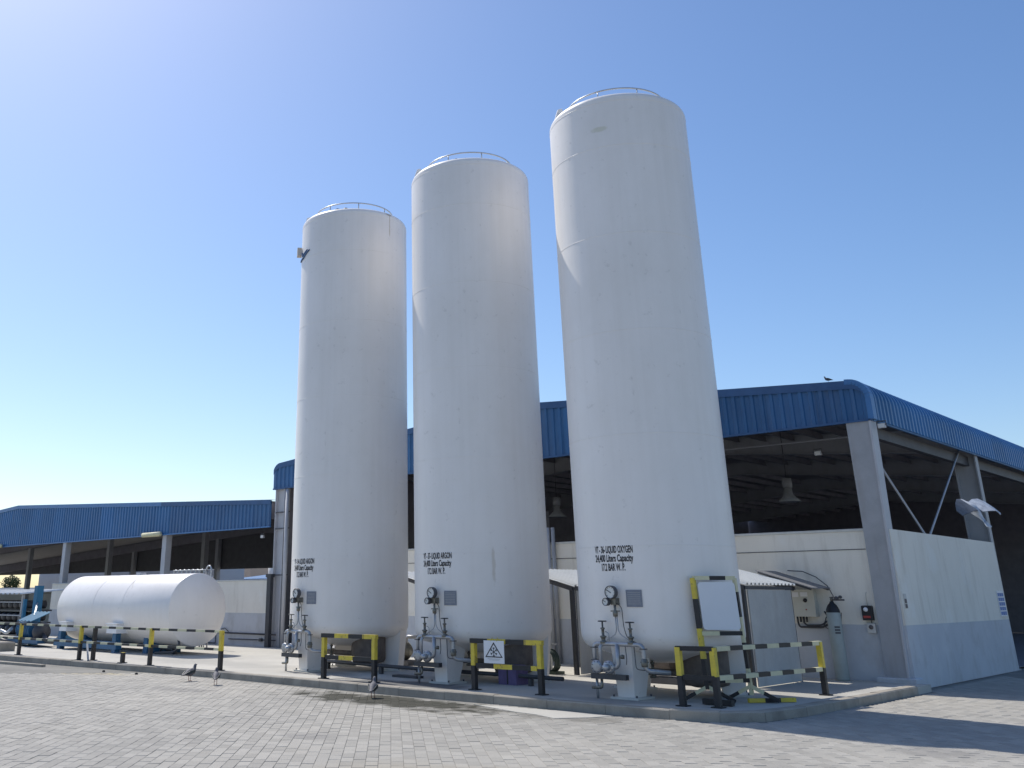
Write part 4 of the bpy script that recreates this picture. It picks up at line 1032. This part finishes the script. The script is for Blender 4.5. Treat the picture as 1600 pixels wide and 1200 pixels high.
for P in (A, B):
    for s in (-1, 1):
        striped('foot', up(P, .34), P + nv * s * .42 * .5 + dv * s * .30 + Vector((0, 0, ZP + .03)), .05, .05, t, .2, 1, ('black', 'pale_yellow'))
MB().bar((-1.0, -5.98, ZP + .04), (-.55, -5.98, ZP + .04), .10, .07).build('ballast', 'black', t)
# spare stand feet lying on the pad
t = thing('spare_foot', 'yellow and black stand foot lying on the pad corner', 'stand foot', (-.35, -5.2, ZP))
striped('bar', (-.62, -5.35, ZP + .03), (-.18, -4.75, ZP + .03), .06, .055, t, .25, 1)
# long fence along the pad at the left --------------------------------------
t = thing('pipe_fence', 'long low yellow and black pipe fence in front of the lying tank', 'fence', (-15.8, -7.3, ZP))
FP = [(-20.07, -7.35), (-16.9, -7.30), (-13.9, -7.18), (-11.53, -6.95)]
for x, yv in FP: post(t, x, yv, ZP, .50, .90, w=.08)
post(t, -16.55, -7.12, ZP, .88, .89, w=.085); post(t, -15.2, -7.10, ZP, .34, .345, w=.085)
for a, b in zip([(-26, -7.5)] + FP, FP):
    for z, h in ((.885, .05), (.53, .05)): striped('rail', (*a, z), (*b, z), .05, h, t, .31, 0, ('black', 'pale_yellow'))
MB().bar((-16.75, -7.2, .5), (-16.35, -7.35, .13), .04, .04).build('stay', 'galv', t)

# ================================================================== LEAN-TO SHELTERS BEHIND EACH TANK
def shelter(dx, dy, label):
    t = thing('lean_to', label, 'shelter', (-2.2 + dx, -1.9 + dy, .118), 'sheet roofed lean-tos behind the tanks')
    def mv(mb): mb.v = [(a + dx, b + dy, c) for a, b, c in mb.v]; return mb
    xh, xl, ya, yb, zh, zl = -2.95, -1.55, -3.05, -.85, 2.14, 1.79
    prof = rib_profile(yb - ya, .16, .03)
    A = [(xh, ya + u, zh + d) for u, d in prof]; B = [(xl, ya + u, zl + d) for u, d in prof]
    mb = MB(); mb.strip(B, A); mb.strip([(a, b, c - .004) for a, b, c in A], [(a, b, c - .004) for a, b, c in B])
    mv(mb).build('roof_sheet', 'white_sheet', t)
    for yv in (ya + .06, yb - .1):
        mb = MB(); mb.hexa([(xh + .05, yv - .025, zh - .10), (xl - .05, yv - .025, zl - .10), (xl - .05, yv + .025, zl - .10), (xh + .05, yv + .025, zh - .10), (xh + .05, yv - .025, zh - .025), (xl - .05, yv - .025, zl - .015), (xl - .05, yv + .025, zl - .015), (xh + .05, yv + .025, zh - .025)])
        mv(mb).build('rafter', 'steel_dark', t)
    for x, zt in ((xl - .12, zl - .03), (xh + .12, zh - .06)):
        for yv in (ya + .12, yb - .18): mv(MB().box(x - .04, x + .04, yv - .04, yv + .04, .118, zt - .04)).build('post', 'pipe_dark', t)
    mv(MB().box(xl - .10, xl - .05, ya, yb, zl - .08, zl - .02)).build('eave_angle', 'steel_dark', t)
    mv(MB().box(xl - .075, xl - .055, ya + .19, yb - .22, .13, zl - .085)).build('side_panel', 'panel', t)
    return t
shelter(0, 0, 'corrugated lean-to behind the right tank with a pale side panel')
shelter(-3.80, .28, 'corrugated lean-to seen between the second and third tanks')
shelter(-7.68, .40, 'corrugated lean-to glimpsed between the first and second tanks')
# electrical cabinet, awning, cables
t = thing('control_cabinet', 'cream electrical cabinet with round dial on the warehouse wall', 'cabinet', (-1.78, -.1, 1.1))
MB().cbox(-2.02, -1.56, -.14, .018, 1.22, 1.73, .01).build('case', 'cabinet', t)
MB().box(-1.98, -1.86, -.146, -.141, 1.58, 1.67).build('meter', 'board', t); MB().box(-1.82, -1.68, -.146, -.141, 1.59, 1.67).build('meter', 'board', t)
MB().lathe([(0, -.17), (.035, -.165), (.04, -.141)], 16, (-1.74, 0, 1.52), 'y').build('switch', 'black', t)
MB().lathe([(0, -.155), (.012, -.154), (.014, -.141)], 10, (-1.74, 0, 1.35), 'y').build('lamp', 'red', t)
for k in range(4): MB().cyl((-1.97 + k * .06, -.06, 1.22), (-1.97 + k * .06, -.06, 1.12), .02, 8).build('gland', 'pipe_dark', t)
MB().tube(bend([(-1.97, -.06, 1.12), (-1.95, -.06, 1.03), (-1.5, -.06, 1.03), (-1.32, -.07, 1.12), (-1.28, -.07, 1.2)], .06), .02, 8).build('cable', 'pipe_dark', t)
MB().tube(bend([(-1.85, -.08, 1.12), (-1.8, -.08, 1.06), (-1.5, -.08, 1.07), (-1.34, -.08, 1.18), (-1.42, -.08, 1.32)], .06), .016, 8).build('cable', 'pipe_dark', t)
t = thing('awning', 'dark tilted sheet awning above the cream electrical cabinet', 'awning', (-1.7, -.4, 1.75))
MB().hexa([(-2.30, -.95, 2.06), (-1.26, -.95, 1.735), (-1.26, -.03, 1.735), (-2.30, -.03, 2.06), (-2.30, -.95, 2.075), (-1.26, -.95, 1.75), (-1.26, -.03, 1.75), (-2.30, -.03, 2.075)]).build('sheet', 'awning', t)
for yv in (-.9, -.08): MB().bar((-2.28, yv, 2.035), (-1.28, yv, 1.715), .03, .03).build('frame', 'steel_dark', t)
t = thing('cable_loop', 'thin black cable looping down the wall past the awning', 'cable', (-1.2, -.06, 1.0))
MB().tube([(-2.05 + 0, -.05, 2.08), (-1.75, -.05, 2.06), (-1.5, -.05, 1.95), (-1.30, -.05, 1.78), (-1.22, -.05, 1.6), (-1.28, -.05, 1.38), (-1.42, -.05, 1.2), (-1.48, -.05, 1.05), (-1.36, -.06, .98), (-1.20, -.1, 1.0), (-1.10, -.15, 1.15), (-1.06, -.2, 1.3)], .009, 6).build('cable', 'pipe_dark', t)
t = thing('gas_cylinder', 'tall grey-green gas cylinder with dark shoulder against the wall', 'gas cylinder', (-1.17, -.30, .118))
MB().lathe([(0, .122), (.115, .122), (.125, .14), (.125, 1.30), (.122, 1.31)], 28, (-1.17, -.30, 0)).build('body', 'cylinder_green', t)
MB().lathe([(.126, 1.305), (.118, 1.36), (.085, 1.43), (.045, 1.475), (.035, 1.50), (0, 1.50)], 28, (-1.17, -.30, 0)).build('shoulder', 'black', t)
MB().lathe([(0, 0), (.02, 0), (.025, .05), (.015, .06), (.03, .07), (.03, .085), (0, .085)], 12, (-1.17, -.30, 1.50)).build('valve', 'brass', t)
rg = MB(); rg.cyl((-1.17, -.30, 1.53), (-.92, -.32, 1.53), .014, 8); rg.lathe([(0, -.03), (.035, -.03), (.035, .03), (0, .03)], 14, (-1.06, -.33, 1.56), 'y'); rg.lathe([(0, -.02), (.03, -.02), (.03, .02), (0, .02)], 14, (-.98, -.34, 1.58), 'y'); rg.build('regulator', 'steel_dark', t)
lb = MB()
for k in range(3): lb.strip([(-1.17 + .127 * cos(RAD(th)), -.30 + .127 * sin(RAD(th)), .93 + .05 * k) for th in (-75, -60, -45, -30)], [(-1.17 + .127 * cos(RAD(th)), -.30 + .127 * sin(RAD(th)), .965 + .05 * k) for th in (-75, -60, -45, -30)])
lb.build('stencil', 'steel_dark', t)
# small hood, hose reel and pipe run behind the tanks
t = thing('wall_hood', 'small dark ridged hood on the wall between second and third tanks', 'hood', (-6.3, -.3, .7))
MB().ext([(-6.75, -.50, .68), (-6.30, -.50, .82), (-5.85, -.50, .68), (-5.85, -.50, .64), (-6.30, -.50, .77), (-6.75, -.50, .64)], (0, .50, 0)).build('hood_sheet', 'steel_dark', t)
MB().box(-6.62, -5.98, -.46, .0, .12, .63).build('housing', 'rusty', t)
t = thing('hose_coil', 'dark green hose coiled on a stand behind the middle tank', 'hose', (-6.0, -2.9, .118))
mb = MB(); mb.tube([(-6.02 + .19 * cos(k * .35), -2.9 + .01 * k * .3, .36 + .21 * sin(k * .35)) for k in range(72)], .022, 6); mb.build('coil', 'hose_green', t)
MB().box(-6.25, -5.8, -2.93, -2.6, .12, .17).build('stand', 'hose_green', t); MB().box(-6.05, -6.0, -2.78, -2.72, .17, .78).build('upright', 'galv', t)
MB().box(-6.15, -5.88, -2.79, -2.71, .66, .69).build('cross_bar', 'galv', t)
t = thing('ground_pipe', 'long dark pipe on short posts running past the left and middle tanks', 'pipe', (-7.6, -5.2, .118))
MB().tube([(-11.0, -4.9, .27), (-8.0, -5.25, .27), (-3.9, -5.35, .27)], .035, 10).build('pipe', 'pipe_dark', t)
for x, yv in ((-10.3, -4.98), (-8.45, -5.2), (-7.35, -5.27), (-4.6, -5.33)): MB().box(x - .035, x + .035, yv - .035, yv + .035, .118, .24).build('post', 'pipe_dark', t)
MB().box(-7.75, -7.1, -5.6, -5.4, .119, .16).build('grating', 'pipe_dark', t)
def pump(dx, dy, label):
    t = thing('transfer_pump', label, 'pump', (dx, dy, .118), 'transfer pumps behind the tanks')
    MB().box(dx - .5, dx + .5, dy - .22, dy + .22, .118, .22).build('base', 'steel_dark', t)
    MB().cyl((dx - .42, dy, .45), (dx + .05, dy, .45), .18, 18).build('motor', 'rusty', t)
    MB().lathe([(0, -.1), (.12, -.1), (.2, 0), (.12, .1), (0, .1)], 18, (dx + .25, dy, .42), 'x').build('casing', 'brass', t)
    MB().tube(bend([(dx + .25, dy, .5), (dx + .25, dy, .72), (dx + .6, dy, .72)], .08), .04, 8).build('outlet', 'pipe', t)
    MB().box(dx - .35, dx - .15, dy - .08, dy + .08, .62, .72).build('terminal_box', 'steel_dark', t)
pump(-10.2, -2.9, 'rusty transfer pump behind the left tank')
pump(-6.6, -3.0, 'rusty transfer pump behind the middle tank')
pump(-3.1, -3.1, 'rusty transfer pump behind the right tank')
t = thing('wrapped_box', 'small purple wrapped box on the pad under the middle tank', 'box', (-5.05, -5.25, .118))
MB().cbox(-5.25, -4.85, -5.42, -5.08, .119, .44, .03).build('box_body', 'purple_cloth', t)
MB().box(-5.06, -5.03, -5.424, -5.421, .13, .44).build('strap', 'black', t)

# ================================================================== BIRDS
def loft(secs, n=12):
    """secs: (centre, side radius, up radius) along the spine in the xz plane"""
    mb = MB(); rings = []
    for k, (c, ry, rz) in enumerate(secs):
        a = Vector(secs[max(k - 1, 0)][0]); b = Vector(secs[min(k + 1, len(secs) - 1)][0]); d = (b - a).normalized(); s = Vector((0, 1, 0)); u = s.cross(d) * -1
        u = d.cross(s) * -1
        rings.append(mb.add([Vector(c) + s * ry * cos(2 * pi * j / n) + u * rz * sin(2 * pi * j / n) for j in range(n)]))
    for a, b in zip(rings, rings[1:]):
        for j in range(n): j2 = (j + 1) % n; mb.face((a + j, a + j2, b + j2, b + j), 0, True)
    mb.face([rings[0] + j for j in range(n)], 0, True); mb.face([rings[-1] + j for j in range(n)][::-1], 0, True)
    return mb
def pigeon(loc, rz, label, s=1.0, pecking=False):
    t = thing('pigeon', label, 'pigeon', loc, 'pigeons on the paving')
    ca, sa = cos(rz), sin(rz)
    def put(mb): mb.v = [(loc[0] + s * (x * ca - yv * sa), loc[1] + s * (x * sa + yv * ca), loc[2] + s * z) for x, yv, z in mb.v]; return mb
    body = loft([((-.19, 0, .10), .012, .006), ((-.15, 0, .108), .03, .012), ((-.10, 0, .12), .042, .028), ((-.04, 0, .135), .058, .052), ((.02, 0, .145), .064, .062), ((.07, 0, .16), .055, .056), ((.10, 0, .19), .036, .036), ((.11, 0, .225), .026, .027), ((.118, 0, .25), .026, .027), ((.13, 0, .262), .020, .020), ((.142, 0, .262), .008, .008)])
    put(body).build('body', 'pigeon', t)
    put(MB().lathe([(0, 0), (.006, 0), (0, .022)], 6, (.148, 0, .260), 'x')).build('beak', 'stone_dark', t)
    for sg in (-1, 1):
        w = MB(); pts = [(.06, sg * .058, .17), (.02, sg * .068, .185), (-.06, sg * .056, .165), (-.16, sg * .022, .118), (-.10, sg * .050, .12), (-.02, sg * .066, .125), (.05, sg * .062, .14)]
        w.ext(pts, (0, sg * .008, 0)); put(w).build('wing', 'pigeon_neck', t)
        put(MB().tube([(.0, sg * .02, .10), (-.005, sg * .022, .05), (.005, sg * .022, .005), (.035, sg * .022, .004)], .005, 5)).build('leg', 'bird_leg', t)
    return t
pigeon((-11.02, -8.05, 0), RAD(100), 'grey pigeon on the paving in front of the fence end, leftmost of three', 1.15)
pigeon((-9.93, -8.2, 0), RAD(140), 'grey pigeon on the paving just right of another near the fence end', 1.1)
pigeon((-6.03, -7.80, 0), RAD(125), 'dark pigeon on the damp paving below the left barrier', 1.15)
pg = pigeon((-.70, .02, roof_z(-.7) + .04), RAD(200), 'small dark bird perched on the blue roof edge near the corner', .5); pg['group'] = 'birds on the roof'
# flying dove: body, two wings, tail
t = thing('flying_dove', 'pale grey dove flying in front of the side wall with wings spread', 'bird', (3.49, -7.98, 2.42))
o3 = Vector((3.49, -7.98, 2.50))
fw0 = (F * .86 - RT * .5).normalized(); rw0 = (RT * .86 + F * .5).normalized()      # forward (away from the yard), right wing
pit = RAD(33); fdv = fw0 * cos(pit) + Vector((0, 0, 1)) * sin(pit); upv = Vector((0, 0, 1)) * cos(pit) - fw0 * sin(pit); sdv = rw0
def fly(mb):
    mb.v = [tuple(o3 + fdv * x + sdv * yv + upv * z) for x, yv, z in mb.v]; return mb
fly(loft([((-.17, 0, -.075), .03, .006), ((-.11, 0, -.05), .035, .018), ((-.06, 0, -.03), .045, .038), ((.0, 0, -.01), .055, .05), ((.06, 0, -.005), .05, .046), ((.10, 0, .0), .034, .034), ((.13, 0, .005), .028, .028), ((.155, 0, .003), .022, .022), ((.175, 0, -.002), .007, .007)])).build('body', 'dove', t)
def wing(pts, thick=.008):
    mb = MB(); mb.ext(pts, (0, 0, thick)); return mb
# near wing arches up and over towards the right of the picture, far wing reaches to the left
nw = MB()
rows = [((.09, .03, .02), (-.09, .03, .012)), ((.10, .10, .06), (-.12, .10, .04)), ((.09, .19, .075), (-.13, .18, .05)), ((.05, .28, .06), (-.12, .26, .03)), ((-.01, .36, .03), (-.10, .33, .005)), ((-.07, .41, .0), (-.09, .39, -.01))]
nw.strip([r[0] for r in rows], [r[1] for r in rows], 0, True); nw.strip([(a, b, c - .007) for a, b, c in [r[1] for r in rows]], [(a, b, c - .007) for a, b, c in [r[0] for r in rows]], 0, True)
fly(nw).build('wing', 'dove', t)
fw_ = MB(); rows = [(a[0], -a[1], a[2] * .55), ] if False else None
rows = [((.09, -.03, .02), (-.09, -.03, .012)), ((.10, -.11, .05), (-.11, -.10, .03)), ((.09, -.20, .05), (-.11, -.18, .02)), ((.04, -.28, .02), (-.10, -.25, -.02)), ((-.03, -.34, -.03), (-.09, -.31, -.05))]
fw_.strip([r[1] for r in rows], [r[0] for r in rows], 0, True); fw_.strip([(a, b, c - .007) for a, b, c in [r[0] for r in rows]], [(a, b, c - .007) for a, b, c in [r[1] for r in rows]], 0, True)
fly(fw_).build('wing', 'dove_dark', t)
tl = MB(); tl.ext([(-.14, -.025, -.065), (-.14, .025, -.065), (-.22, .05, -.10), (-.235, 0, -.105), (-.22, -.05, -.10)], (0, 0, .006)); fly(tl).build('tail', 'dove', t)
# two dark pebbles on the paving
for p_, lb in (((-14.48, -7.98), 'small dark stone on the paving, left of two'), ((-13.31, -7.86), 'small dark stone on the paving, right of two')):
    mb = MB(); mb.lathe([(0, -.001), (.03, .0), (.038, .018), (.02, .036), (0, .04)], 8, (p_[0], p_[1], 0)); tag(mb.build('stone', 'stone_dark', None, (p_[0], p_[1], 0)), lb, 'stone', 'stones on the paving')
